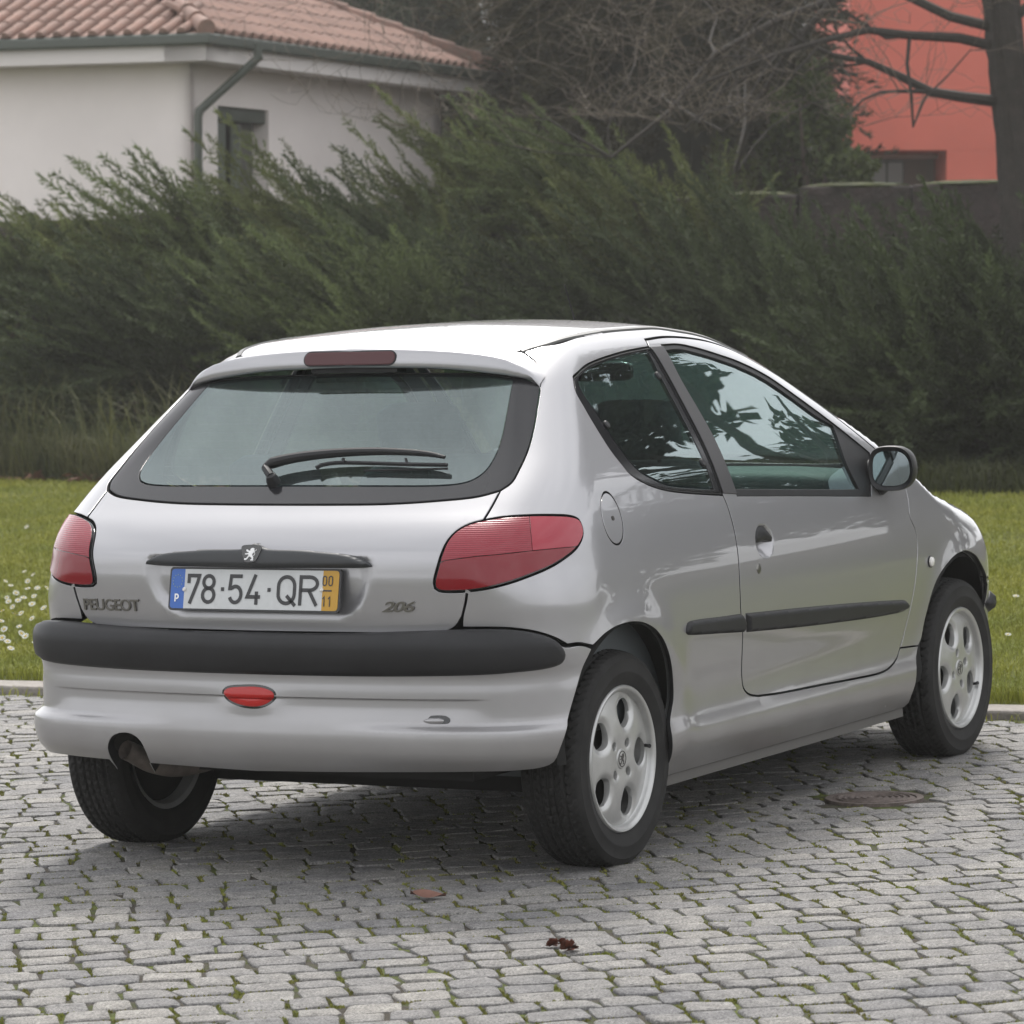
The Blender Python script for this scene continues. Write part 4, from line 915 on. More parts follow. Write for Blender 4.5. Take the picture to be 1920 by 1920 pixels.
for sg in (-1, 1):
    b = MB(); V = []; xs_ = np.linspace(.29, 2.02, 24)
    P = undom([(sg*(A1+x-XP), .197) for x in xs_])
    for p in P: V += [p+[0, sg*.006, -.001], p+[0, sg*.004, -.028], p+[0, sg*.06, -.030], p+[0, sg*.20, -.0]]
    b.add(V, [(4*i+j, 4*i+j+1, 4*i+5+j, 4*i+4+j) for i in range(len(P)-1) for j in range(3)]); b.build('sill_flange', mat('sill_edge', (.10, .095, .088), .7) if sg < 0 else bpy.data.materials['sill_edge'], car)
b = MB(); b.lathe([(.001, -.17), (.065, -.165), (.075, -.15), (.075, .15), (.065, .165), (.001, .17)], 28, ctr=(-.30, .12, .335)); b.build('silencer', M['rust'], car)
b = MB(); b.tube(crv([(-.30, .20, .318), (-.38, .26, .285), (-.44, .325, .272), (-.49, .372, .288), (-.535, .398, .318), (-.560, .405, .330)], .012), .027, 16, caps=False)
b.tube([(-.560, .405, .330), (-.50, .380, .296)], .0245, 16, caps=False); b.build('exhaust_pipe', M['rust'], car)
b = MB(); b.tube([(0, -.62, .295), (0, .62, .295)], .035, 12); 
for sg in (-1, 1): b.tube([(.38, sg*.50, .27), (.0, sg*.60, .285)], .03, 10); b.tube([(-.08, sg*.52, .25), (-.10, sg*.50, .55)], .025, 10)
b.build('rear_axle', M['under'], car)

# ------------------------------------------------------------------ door mirrors, aerial
def mirror(sg):
    c = Vector((1.752, sg*.850, .957)); ex = Vector((.16, sg*1, 0)).normalized(); ez = Vector((0, 0, 1)); nb = Vector((-1, sg*.16, 0)).normalized()
    def out(W, H, n=40):
        q = []
        for i in range(n):
            a = 2*math.pi*i/n; e = .62; x = math.copysign(abs(math.cos(a))**e, math.cos(a)); y = math.copysign(abs(math.sin(a))**e, math.sin(a))
            x *= W/2*(1-.10*(y > 0)*y*(x > 0)); y *= H/2*(1-.14*max(0, x/(W/2))**2)
            q.append((x, y))
        return q
    b = MB(); V = []; rings = [(.83, .78, -.006), (.90, .87, .000), (.97, .965, .004), (1, 1, -.006), (.99, .99, -.04), (.90, .90, -.085), (.66, .68, -.118), (.3, .3, -.132)]
    n = 40
    for sx, sy_, d in rings:
        V += [c+ex*(x*sx)+ez*(y*sy_)+nb*d for x, y in out(.140, .138)]
    b.add(V, [(r*n+i, r*n+(i+1) % n, (r+1)*n+(i+1) % n, (r+1)*n+i) for r in range(len(rings)-1) for i in range(n)]+[tuple((len(rings)-1)*n+i for i in range(n))])
    # foot to the door corner
    b2 = MB(); f0 = c-ex*.035-ez*.048-nb*.05; f1 = Vector((1.80, sg*.765, .935))
    b2.tube([f1-Vector((0, sg*.02, 0)), f1, f0, f0+ez*.02+ex*.02], [.052, .048, .036, .03], 14)
    o = b.build('door_mirror', M['trim'], car, angle=60); b2.build('mirror_foot', M['trim'], o)
    m = MB(); V = [c+ex*(x*.82)+ez*(y*.77)-nb*.004 for x, y in out(.140, .138)]; m.add(V, [tuple(range(n)) if sg > 0 else tuple(range(n))[::-1]]); m.build('mirror_glass', M['mirror'], o, smooth=False)
mirror(-1); mirror(1)
b = MB(); a0 = Vector(roofmap([(1.37, .0)])[0]); b.tube([a0, a0+Vector((-.012, 0, .014)), a0+Vector((-.030, 0, .03))], [.012, .009, .005], 12); b.tube([a0+Vector((-.025, 0, .025)), a0+Vector((-.10, 0, .155))], [.003, .0018], 6); b.build('aerial', M['trim'], car)

# ------------------------------------------------------------------ cabin
def rbox(b, c, d, r=.04, rot=None, m=0):      # rounded box via superellipsoid shell
    n1, n2, e = 10, 16, .38; V = []
    for i in range(n1+1):
        v = math.pi*(i/n1-.5)
        for j in range(n2):
            u = 2*math.pi*j/n2; f = lambda t: math.copysign(abs(t)**e, t)
            p = Vector((d[0]/2*f(math.cos(v))*f(math.cos(u)), d[1]/2*f(math.cos(v))*f(math.sin(u)), d[2]/2*f(math.sin(v))))
            V.append(Vector(c)+(rot @ p if rot else p))
    b.add(V, [(i*n2+j, i*n2+(j+1) % n2, (i+1)*n2+(j+1) % n2, (i+1)*n2+j) for i in range(n1) for j in range(n2)], m)
for y in (-.36, .36):
    b = MB(); R_ = Matrix.Rotation(math.radians(-18), 3, 'Y'); rbox(b, (1.42, y, .42), (.52, .50, .18)); rbox(b, (1.12, y, .72), (.14, .50, .62), rot=R_); s_ = b.build('front_seat', M['cloth'], car, angle=70)
    b = MB(); rbox(b, (1.00, y, 1.11), (.09, .27, .17), rot=R_)
    for k in (-.06, .06): b.tube([(1.02, y+k, 1.06), (1.05, y+k, .95)], .007, 8)
    b.build('headrest', M['cloth'], s_, angle=70)
b = MB(); rbox(b, (.48, 0, .46), (.48, 1.22, .18)); rbox(b, (.20, 0, .70), (.14, 1.22, .56), rot=Matrix.Rotation(math.radians(-20), 3, 'Y')); rs = b.build('rear_bench', M['cloth'], car, angle=70)
for y in (-.32, .32): b = MB(); rbox(b, (.10, y, 1.01), (.09, .27, .14), rot=Matrix.Rotation(math.radians(-20), 3, 'Y')); b.build('headrest', M['cloth'], rs, angle=70)
b = MB(); b.box((-.10, 0, .93), (.42, 1.12, .02)); b.build('parcel_shelf', M['dash'], car, smooth=False)
b = MB(); rbox(b, (1.98, 0, .82), (.42, 1.38, .26)); b.box((1.83, -.52, .90), (.02, .012, .03)); b.build('dashboard', M['dash'], car, angle=70)
b = MB(); cs = Vector((1.66, .36, .86)); ax = Matrix.Rotation(math.radians(-26), 3, 'Y')
b.tube([cs+ax @ Vector((0, .185*math.cos(a), .185*math.sin(a))) for a in np.linspace(0, 2*math.pi, 33)], .014, 8); b.tube([cs+ax @ Vector((0, -.17, 0)), cs, cs+ax @ Vector((0, .17, 0))], .02, 8); b.tube([cs, cs+ax @ Vector((.25, 0, -.02))], .03, 8); b.build('steering_wheel', M['gloss'], car)
b = MB()
for sg in (-1, 1):
    b = MB(); b.box((1.28, sg*.735, .62), (1.15, .05, .52)); b.build('door_card', M['dash'], car, smooth=False)
    b = MB(); b.box((.30, sg*.72, .62), (.75, .05, .52)); b.build('side_trim', M['dash'], car, smooth=False)
b = MB(); b.box((1.0, 0, .26), (2.4, 1.35, .02)); b.build('cabin_floor', M['dash'], car, smooth=False)
b = MB(); rbox(b, (1.50, 0, 1.27), (.03, .22, .06)); b.tube([(1.50, 0, 1.29), (1.53, 0, 1.33)], .01, 6); b.build('inner_mirror', M['gloss'], car)
# ------------------------------------------------------------------ the ground: paving, kerb, lawn, planting bed
K0 = np.array([3.25, 3.53, 0.]); DK = np.array([.047, -1., 0.]); DK /= np.linalg.norm(DK); NK = np.array([-DK[1], DK[0], 0.])
def kp(a, b, z=0.): return K0+np.multiply.outer(a, DK)+np.multiply.outer(b, NK)+np.multiply.outer(np.asarray(z)+0*np.asarray(a), [0, 0, 1.])
def uv_of(P):
    d = np.atleast_2d(P)-CAM; z = d @ fw
    return 960+FPX*(d @ CR)/z, 960-FPX*(d @ CU)/z, z
def ground_mat(name, stops, scale, bump=(30, .6, .02), rough=.95, scale2=None):
    m = bpy.data.materials.new(name); m.use_nodes = True; N, L = m.node_tree.nodes, m.node_tree.links; b = N['Principled BSDF']; b.inputs['Roughness'].default_value = rough; b.inputs['Specular IOR Level'].default_value = .2
    tc = N.new('ShaderNodeTexCoord'); t = N.new('ShaderNodeTexNoise'); t.inputs['Scale'].default_value = scale; t.inputs['Detail'].default_value = 9; t.inputs['Roughness'].default_value = .7
    L.new(tc.outputs['Object'], t.inputs['Vector']); r = N.new('ShaderNodeValToRGB'); r.color_ramp.elements.remove(r.color_ramp.elements[1])
    for i, (p, c) in enumerate(stops):
        e = r.color_ramp.elements[0] if i == 0 else r.color_ramp.elements.new(p); e.position = p; e.color = (*c, 1)
    L.new(t.outputs['Fac'], r.inputs[0]); L.new(r.outputs[0], b.inputs['Base Color'])
    t2 = N.new('ShaderNodeTexNoise'); t2.inputs['Scale'].default_value = bump[0]; t2.inputs['Detail'].default_value = 8; L.new(tc.outputs['Object'], t2.inputs['Vector'])
    bp = N.new('ShaderNodeBump'); bp.inputs['Strength'].default_value = bump[1]; bp.inputs['Distance'].default_value = bump[2]; L.new(t2.outputs['Fac'], bp.inputs['Height']); L.new(bp.outputs[0], b.inputs['Normal'])
    return m
def granite_mat(name, island):
    m = bpy.data.materials.new(name); m.use_nodes = True; N, L = m.node_tree.nodes, m.node_tree.links; b = N['Principled BSDF']; b.inputs['Roughness'].default_value = .78; b.inputs['Specular IOR Level'].default_value = .35
    ge = N.new('ShaderNodeNewGeometry'); pos = ge.outputs['Position']
    def noise(sc, det, ro=.6):
        t = N.new('ShaderNodeTexNoise'); t.inputs['Scale'].default_value = sc; t.inputs['Detail'].default_value = det; t.inputs['Roughness'].default_value = ro; L.new(pos, t.inputs['Vector']); return t.outputs['Fac']
    def ramp(f, a, b_, p0, p1):
        r = N.new('ShaderNodeValToRGB'); r.color_ramp.elements[0].position = p0; r.color_ramp.elements[1].position = p1; r.color_ramp.elements[0].color = (*a, 1); r.color_ramp.elements[1].color = (*b_, 1); L.new(f, r.inputs[0]); return r.outputs[0]
    grain = ramp(noise(170, 5, .8), (.105, .105, .112), (.440, .435, .425), .36, .64)       # salt and pepper
    big = ramp(noise(2.1, 5), (.74, .745, .76), (1.10, 1.08, 1.04), .35, .68)
    mid = ramp(noise(26, 6, .7), (.70, .69, .68), (1.16, 1.15, 1.13), .33, .68)
    mx = N.new('ShaderNodeMix'); mx.data_type = 'RGBA'; mx.blend_type = 'MULTIPLY'; mx.inputs['Factor'].default_value = 1; L.new(grain, mx.inputs['A']); L.new(big, mx.inputs['B'])
    m2 = N.new('ShaderNodeMix'); m2.data_type = 'RGBA'; m2.blend_type = 'MULTIPLY'; m2.inputs['Factor'].default_value = 1; L.new(mx.outputs['Result'], m2.inputs['A']); L.new(mid, m2.inputs['B'])
    rd = N.new('ShaderNodeObjectInfo').outputs['Random'] if not island else ge.outputs['Random Per Island']
    rr_ = N.new('ShaderNodeValToRGB'); e = rr_.color_ramp.elements; e[0].color = (.84, .84, .86, 1); e[1].color = (1.14, 1.12, 1.08, 1); L.new(rd, rr_.inputs[0])
    m3 = N.new('ShaderNodeMix'); m3.data_type = 'RGBA'; m3.blend_type = 'MULTIPLY'; m3.inputs['Factor'].default_value = 1; L.new(m2.outputs['Result'], m3.inputs['A']); L.new(rr_.outputs[0], m3.inputs['B']); L.new(m3.outputs['Result'], b.inputs['Base Color'])
    bp = N.new('ShaderNodeBump'); bp.inputs['Strength'].default_value = 1.0; bp.inputs['Distance'].default_value = .007; L.new(noise(85, 8, .78), bp.inputs['Height']); L.new(bp.outputs[0], b.inputs['Normal'])
    return m
M['joint'] = ground_mat('joint_sand_and_moss', [(.34, (.040, .036, .030)), (.45, (.070, .062, .050)), (.52, (.055, .064, .022)), (.60, (.105, .125, .030)), (.70, (.060, .050, .040))], 3.3, (90, .8, .012))
M['granite'] = granite_mat('granite_sett', False); M['granite_far'] = granite_mat('granite_setts_far', True)
M['kerb'] = mat('kerb_granite', (.245, .222, .20), .85, noise=(34, .18), bump=(60, .5, .01), rnd=.06)
M['lawn'] = ground_mat('lawn_soil', [(.30, (.045, .050, .014)), (.5, (.085, .100, .022)), (.68, (.135, .140, .032))], 1.8, (40, .7, .03))
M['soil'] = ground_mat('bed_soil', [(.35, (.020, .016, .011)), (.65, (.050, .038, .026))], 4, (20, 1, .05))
M['verge'] = ground_mat('far_ground', [(.35, (.10, .10, .09)), (.65, (.17, .17, .155))], 5, (20, .4, .02))

g = mesh_obj('ground', [(-300, -300, -.10), (400, -300, -.10), (400, 300, -.10), (-300, 300, -.10)], [(0, 1, 2, 3)], M['verge'], None, False); tag(g, None, None, kind='structure')
pq = [kp(-40., -45.), kp(45., -45.), kp(45., -.02), kp(-40., -.02)]
pav = mesh_obj('paving', [(q[0], q[1], -.0052) for q in pq], [(0, 3, 2, 1)], M['joint'], None, False); tag(pav, 'granite sett paving of the car park', None, kind='structure')
# cover plate in the setts
cov = np.array([1.378, -.930]); COVR = .145
# setts
STONES = []
r_ = np.random.default_rng(21)
SH = YAW+math.radians(12.0); NS = np.array([math.cos(SH), math.sin(SH), 0.]); DS = np.array([math.sin(SH), -math.cos(SH), 0.])     # the setts run diagonally to the kerb
S0 = np.array([-.9, -1.6, 0.])
b0 = 9.0
while b0 > -3.2:
    dep = r_.uniform(.092, .116); a = -6.2+r_.uniform(0, .1)
    while a < 5.0:
        w = r_.uniform(.092, .145); p = S0+DS*(a+w/2)+NS*(b0-dep/2+.007*math.sin(a*1.3+b0*2)); a += w
        kb = float((p-K0) @ NK); ka = float((p-K0) @ DK)
        if kb < -.055 and kb > -7.2 and -3.2 < ka < 9.4: STONES.append((p[0], p[1], w, dep))
    b0 -= dep
STONES = np.array(STONES)
STONES = STONES[np.hypot(STONES[:, 0]-cov[0], STONES[:, 1]-cov[1]) > COVR+.052]
def sett_mesh(seed):
    q = np.random.default_rng(seed); n = 12; V = []; base = []
    for i in range(n):
        t = 2*math.pi*(i+.5)/n; c, s = math.cos(t), math.sin(t); e = .30
        base.append((math.copysign(abs(c)**e, c)*.5, math.copysign(abs(s)**e, s)*.5))
    base = np.array(base)+q.normal(0, .013, (n, 2)); sk = q.normal(0, .06); base[:, 0] += base[:, 1]*sk; base[:, 0] *= 1+base[:, 1]*q.normal(0, .12)
    tilt = q.normal(0, .0016, 2)
    for sc_, z in ((.985, -.06), (1., -.0045), (.988, -.0014), (.955, .0)):
        for p in base*sc_:
            zz = z+(q.normal(0, .0009) if z > -.003 else 0)+(p @ tilt if z > -.03 else 0); V.append((p[0], p[1], zz))
    ins = base*.42
    for p in ins: V.append((p[0], p[1], .0008+q.normal(0, .0010)+p @ tilt))
    Fc = [(r*n+i, r*n+(i+1) % n, (r+1)*n+(i+1) % n, (r+1)*n+i) for r in range(4) for i in range(n)]+[tuple(4*n+i for i in range(n))]
    return np.array(V), Fc
VARS = [sett_mesh(100+i) for i in range(14)]
uu, vv_, dd = uv_of(np.column_stack([STONES[:, :2], np.zeros(len(STONES))]))
vis = (uu > -20) & (uu < 1940) & (vv_ < 1935)
order = np.argsort(np.where(vis, dd, 1e6)); near = set(order[:300].tolist())
ang = math.atan2(DK[1], DK[0]); sang = math.atan2(DS[1], DS[0]); smesh = []
for V, Fc in VARS:
    o = mesh_obj('sett', V, Fc, M['granite'], None, True); me = o.data; me.set_sharp_from_angle(angle=math.radians(28)); bpy.data.objects.remove(o); smesh.append(me)
AV = []; AF = []; base_i = 0; quads = np.array([f for f in VARS[0][1] if len(f) == 4]); capf = VARS[0][1][-1]; tri = np.array([(capf[0], capf[i], capf[i+1]) for i in range(1, len(capf)-1)])
qtri = np.concatenate([quads[:, [0, 1, 2]], quads[:, [0, 2, 3]], tri])
for i, (x, y, w, d_) in enumerate(STONES):
    k = int(r_.integers(14)); gap_ = .007+.005*r_.random(); fl = r_.integers(2)*math.pi; dz = r_.normal(0, .0011); ra = sang+fl+r_.normal(0, .018)
    if i in near:
        o = bpy.data.objects.new('sett', smesh[k]); o.location = (x, y, dz); o.rotation_euler = (0, 0, ra); o.scale = (w-gap_, d_-gap_, 1); link(o, pav)
    else:
        V = VARS[k][0]; c, s = math.cos(ra), math.sin(ra); X = V[:, 0]*(w-gap_); Y = V[:, 1]*(d_-gap_)
        AV.append(np.stack([x+c*X-s*Y, y+s*X+c*Y, V[:, 2]+dz], 1)); AF.append(qtri+base_i); base_i += len(V)
o = mesh_obj('setts', np.concatenate(AV), np.concatenate(AF), M['granite_far'], pav, True); o['kind'] = 'stuff'; o.data.set_sharp_from_angle(angle=math.radians(28))
# moss in the joints
M['moss'] = mat('moss', (.150, .170, .034), .95, noise=(5.0, .4, (.13, .115, .045)), rnd=.35, island=True, spec=.1)
mv = []; mr_ = np.random.default_rng(4)
for i, (x, y, w, d_) in enumerate(STONES):
    if not (-150 < uu[i] < 2100 and vv_[i] < 2050): continue
    patchy = .5+.5*math.sin(x*2.1+1.3*math.sin(y*1.7))*math.sin(y*2.3+.7)
    for side in range(2):
        if mr_.random() < .40+.55*patchy:
            t = mr_.uniform(-.5, .5); n_ = mr_.integers(9, 30); ln = mr_.uniform(.02, .075)
            for _ in range(n_):
                tt = np.clip(t+mr_.uniform(-1, 1)*ln/w, -.55, .55)
                la, lb = (tt*w, d_/2) if side == 0 else (w/2, tt*d_)
                p = np.array([x, y, 0])+DS*(la+mr_.normal(0, .003))-NS*(-lb+mr_.normal(0, .003)); mv.append(p)
mv = np.array(mv); nm = len(mv)
hh = mr_.uniform(.007, .0135, nm); rr2 = mr_.uniform(.007, .016, nm); th = mr_.uniform(0, 6.28, nm)
V = []
for k in range(3): V.append(mv+np.stack([rr2*np.cos(th+k*2.094), rr2*np.sin(th+k*2.094), np.full(nm, -.016)], 1))
V.append(mv+np.stack([mr_.normal(0, .003, nm), mr_.normal(0, .003, nm), hh-.010], 1))
V = np.concatenate(V); I = np.arange(nm)
o = mesh_obj('joint_moss', V, np.concatenate([np.stack([I+k*nm, I+((k+1) % 3)*nm, I+3*nm], 1) for k in range(3)]), M['moss'], pav, False); o['kind'] = 'stuff'

# iron cover with raised rings
M['iron'] = mat('rusted_iron', (.125, .10, .088), .7, metal=.3, noise=(60, .4), bump=(180, .5, .004))
b = MB(); pr = [(.001, .001)]
for r0 in np.arange(.012, .118, .018): pr += [(r0, .0015), (r0+.003, .006), (r0+.009, .006), (r0+.012, .0015)]
pr += [(.122, .0015), (.123, -.012)]
b.lathe(pr, 40, axis='z', ctr=(cov[0], cov[1], 0)); b.lathe([(.124, -.012), (.125, .004), (.145, .005), (.147, -.03)], 40, axis='z', ctr=(cov[0], cov[1], 0), m=0)
o = b.build('valve_cover', M['iron'], None, angle=30); tag(o, 'round rusty iron valve cover with raised rings set in the setts', 'cover')

# kerb stones
ke = empty('kerb'); tag(ke, 'low pale granite kerb between the setts and the lawn', None, kind='structure'); ke.location = tuple(K0); ke.rotation_euler = (0, 0, ang)
a = -14.; kr = np.random.default_rng(5)
while a < 14:
    L_ = kr.uniform(.85, 1.15); b = MB(); b.box((0, 0, 0), (L_-.012, .195, .25)); p = (a+L_/2, .098+kr.normal(0, .004), -.097+kr.normal(0, .005))
    o = b.build('kerb_stone', M['kerb'], ke, smooth=False, bevel=.010); o.location = p; o.rotation_euler = (kr.normal(0, .006), 0, kr.normal(0, .004)); a += L_
# lawn sheet, gently uneven, and the planting bed behind it
def edge_b(a): return 13.1+np.clip(-(np.asarray(a)+.65)/10.0, -.3, 1.3)*2.2+.25*np.sin(np.asarray(a)*1.1)
na_, nb_ = 90, 60; ga = np.linspace(-24, 22, na_); V = []; 
for a in ga:
    e = float(edge_b(a))
    for t in np.linspace(0, 1, nb_):
        bb = .19+(e+.6-.19)*t; V.append(kp(a, bb, .022+.02*math.sin(a*1.7+bb)*math.sin(bb*1.3)*min(1, t*8)))
o = mesh_obj('lawn', V, [(i*nb_+j, (i+1)*nb_+j, (i+1)*nb_+j+1, i*nb_+j+1) for i in range(na_-1) for j in range(nb_-1)], M['lawn'], None, True); tag(o, 'mown green lawn behind the kerb', None, kind='structure')
V = []
for a in ga:
    e = float(edge_b(a))
    for t in np.linspace(0, 1, 12): V.append(kp(a, e-.15+30*t, .03+.05*min(1, t*10)+1.2*max(0, t-.12)))
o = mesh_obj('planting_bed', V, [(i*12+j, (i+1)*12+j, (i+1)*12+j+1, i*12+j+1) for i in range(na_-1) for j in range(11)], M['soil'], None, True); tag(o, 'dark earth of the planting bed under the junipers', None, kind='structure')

# ------------------------------------------------------------------ grass
def leaf_mat(name, c, c2, rnd=.35, scale=.6, trans=.25, rough=.75):
    m = mat(name, c, rough, noise=(scale, .3, c2), rnd=rnd, island=True, spec=.25); N, L = m.node_tree.nodes, m.node_tree.links; b = N['Principled BSDF']; out = N['Material Output']
    t = N.new('ShaderNodeBsdfTranslucent'); mx = N.new('ShaderNodeMixShader'); mx.inputs[0].default_value = trans
    src = b.inputs['Base Color'].links[0].from_socket; L.new(src, t.inputs['Color']); L.new(b.outputs[0], mx.inputs[1]); L.new(t.outputs[0], mx.inputs[2]); L.new(mx.outputs[0], out.inputs['Surface'])
    return m
M['grass'] = leaf_mat('grass_blades', (.250, .250, .042), (.150, .175, .030), .35, 1.2)
M['dark_grass'] = leaf_mat('dark_grass', (.055, .065, .018), (.035, .040, .014), .35, 1.2)  # darker grass tone for the bed edge
M['dry'] = leaf_mat('dry_stems', (.115, .112, .046), (.066, .078, .030), .4, 1.5)
def blades(P, h, w, lean, q, bend=True):
    n = len(P); th = q.uniform(0, 6.283, n); d = np.stack([np.cos(th), np.sin(th), np.zeros(n)], 1); s = np.stack([-np.sin(th), np.cos(th), np.zeros(n)], 1)
    ln = (lean*q.uniform(.2, 1., n))[:, None]; H = h[:, None]; W = w[:, None]; Z = np.array([0, 0, 1.])
    A = P-s*W/2; B = P+s*W/2; Cc = P+d*H*ln*.35+Z*H*.62+s*W*.36; D = P+d*H*ln*.35+Z*H*.62-s*W*.36; T = P+d*H*ln+Z*H*(1-.25*ln)
    V = np.stack([A, B, Cc, D, T], 1).reshape(-1, 3); I = np.arange(n)[:, None]*5
    return V, np.concatenate([I+np.array([0, 1, 2]), I+np.array([0, 2, 3]), I+np.array([3, 2, 4])])
q = np.random.default_rng(9)
N0 = 2400000; a_ = q.uniform(-20, 8, N0); bb_ = q.uniform(.20, 16, N0); ok = bb_ < edge_b(a_)+.3; a_, bb_ = a_[ok], bb_[ok]
P = kp(a_, bb_, np.full(len(a_), .018)); U, Vv, D = uv_of(P); per = 28*16/N0
dens = np.where(((U > -160) & (U < 320)) | ((U > 1740) & (U < 2080)), 5200*(15/np.maximum(D, 12))**1.6, 45.)
keep = q.random(len(P)) < dens*per; P = P[keep]; bk = bb_[keep]; n = len(P); far = (D[keep]/15)
patch_ = .75+.5*np.sin(P[:, 0]*1.9+2*np.sin(P[:, 1]*1.3))*np.sin(P[:, 1]*2.3)
hgt = q.uniform(.025, .060, n)*(.8+.4*patch_)*(1+.9*np.exp(-(bk-.2)/.12)); low = (U[keep] > 320) & (U[keep] < 1740)
V, Fc = blades(P, hgt, np.where(low, .02, .0048*far**.7)*q.uniform(.7, 1.3, n), np.full(n, .9), q)
o = mesh_obj('grass', V, Fc, M['grass'], None, False); tag(o, 'short green grass covering the lawn', 'grass', kind='stuff')
# a little grass and grit creeping over the kerb
P = kp(q.uniform(-1.5, 6, 5200), np.where(q.random(5200) < .7, q.normal(-.05, .05, 5200), q.normal(.20, .02, 5200)), np.full(5200, -.012)); P = P[q.random(len(P)) < (.25+.75*(np.sin(P[:, 1]*3.1) > .1))]
V, Fc = blades(P, q.uniform(.02, .06, len(P)), np.full(len(P), .005), np.full(len(P), 1.), q)
o = mesh_obj('kerb_grass', V, Fc, M['grass'], None, False); tag(o, 'grass and weeds sprouting along the foot of the kerb', 'grass', kind='stuff')
# daisies
M['petal'] = mat('daisy_petal', (.80, .80, .77), .7); M['disc'] = mat('daisy_disc', (.62, .40, .03), .8); M['stalk'] = mat('daisy_stalk', (.10, .15, .03), .8)
V = [(0, 0, .001)]; Fc = []; mi = []
for k in range(13):
    t = 2*math.pi*k/13; d_ = .16; V += [(.004*math.cos(t), .004*math.sin(t), .001), (.013*math.cos(t-d_), .013*math.sin(t-d_), .003), (.0145*math.cos(t), .0145*math.sin(t), .002), (.013*math.cos(t+d_), .013*math.sin(t+d_), .003)]; b_ = 1+4*k; Fc.append((b_, b_+1, b_+2, b_+3)); mi.append(0)
b_ = len(V)
for k in range(8): t = 2*math.pi*k/8; V.append((.0048*math.cos(t), .0048*math.sin(t), .002))
V.append((0, 0, .0055)); Fc += [(b_+k, b_+(k+1) % 8, b_+8) for k in range(8)]; mi += [1]*8
b_ = len(V)
for z in (-.075, 0):
    for k in range(3): t = 2.094*k; V.append((.0012*math.cos(t), .0012*math.sin(t), z))
Fc += [(b_+k, b_+(k+1) % 3, b_+3+(k+1) % 3, b_+3+k) for k in range(3)]; mi += [2]*3
dm = mesh_obj('daisy', V, Fc, [M['petal'], M['disc'], M['stalk']], None, False, mi); dme = dm.data; bpy.data.objects.remove(dm)
spots = [(46, 1072), (62, 1078), (52, 1090), (20, 1098), (30, 1112), (13, 1121), (64, 1118), (44, 1121), (60, 1133), (16, 1128), (4, 1146), (28, 1152), (40, 1150), (88, 1103), (70, 1103), (8, 1180), (78, 1173), (40, 1188), (48, 1193), (4, 1196), (70, 1186), (14, 1203), (2, 1165), (24, 1138), (52, 1104), (34, 1126), (118, 1002), (50, 988), (20, 1216), (60, 1160), (82, 1140), (10, 1090), (36, 1175), (66, 1205), (1905, 1118), (1890, 1190), (-12, 1150), (-25, 1110), (-40, 1180)]
for u_, v_ in spots:
    p = ground(u_, v_, .075); o = bpy.data.objects.new('daisy', dme); o.location = tuple(p); s_ = q.uniform(.85, 1.25); o.scale = (s_, s_, 1); tl = q.uniform(.2, .8)
    o.rotation_euler = (q.normal(0, .25), -tl, YAW+q.normal(0, .5)); link(o); tag(o, 'white daisy with yellow centre growing in the lawn', 'daisy', 'daisies in the lawn')
# undergrowth: rank stems and dead leaves at the lawn's far edge
n = 15000; a_ = q.uniform(-18, -4.5, n); P = kp(a_, edge_b(a_)+np.abs(q.normal(0, .55, n))-.08, np.full(n, .02))
V, Fc = blades(P, q.uniform(.12, .75, n)*np.where(q.random(n) < .15, 1.6, .8), q.uniform(.006, .014, n), np.full(n, 1.1), q)
o = mesh_obj('undergrowth', V, Fc, M['dry'], None, False); tag(o, 'rank dry grass and bramble stems along the bed edge', 'undergrowth', kind='stuff')
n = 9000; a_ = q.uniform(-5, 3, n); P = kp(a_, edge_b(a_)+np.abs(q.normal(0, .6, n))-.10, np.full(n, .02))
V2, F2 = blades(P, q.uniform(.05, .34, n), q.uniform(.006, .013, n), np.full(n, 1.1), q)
o = mesh_obj('bed_grass', V2, F2, M['dark_grass'], None, False); tag(o, 'short dark grass at the foot of the dark junipers', 'grass', kind='stuff')
M['litter'] = mat('dead_leaves', (.22, .115, .08), .85, rnd=.5, island=True)
n = 900; a_ = q.uniform(-16, -5, n); P = kp(a_, edge_b(a_)+q.normal(.05, .16, n), q.uniform(.03, .10, n)); th = q.uniform(0, 6.28, n); s_ = q.uniform(.03, .07, n)
e1 = np.stack([np.cos(th), np.sin(th), q.normal(0, .4, n)], 1)*s_[:, None]; e2 = np.stack([-np.sin(th), np.cos(th), q.normal(0, .6, n)], 1)*s_[:, None]*.55
V = np.stack([P-e1, P+e2, P+e1, P-e2], 1).reshape(-1, 3); I = np.arange(n)[:, None]*4
o = mesh_obj('leaf_litter', V, I+np.arange(4), M['litter'], None, False); tag(o, 'drift of reddish dead leaves along the lawn edge', 'leaves', kind='stuff')
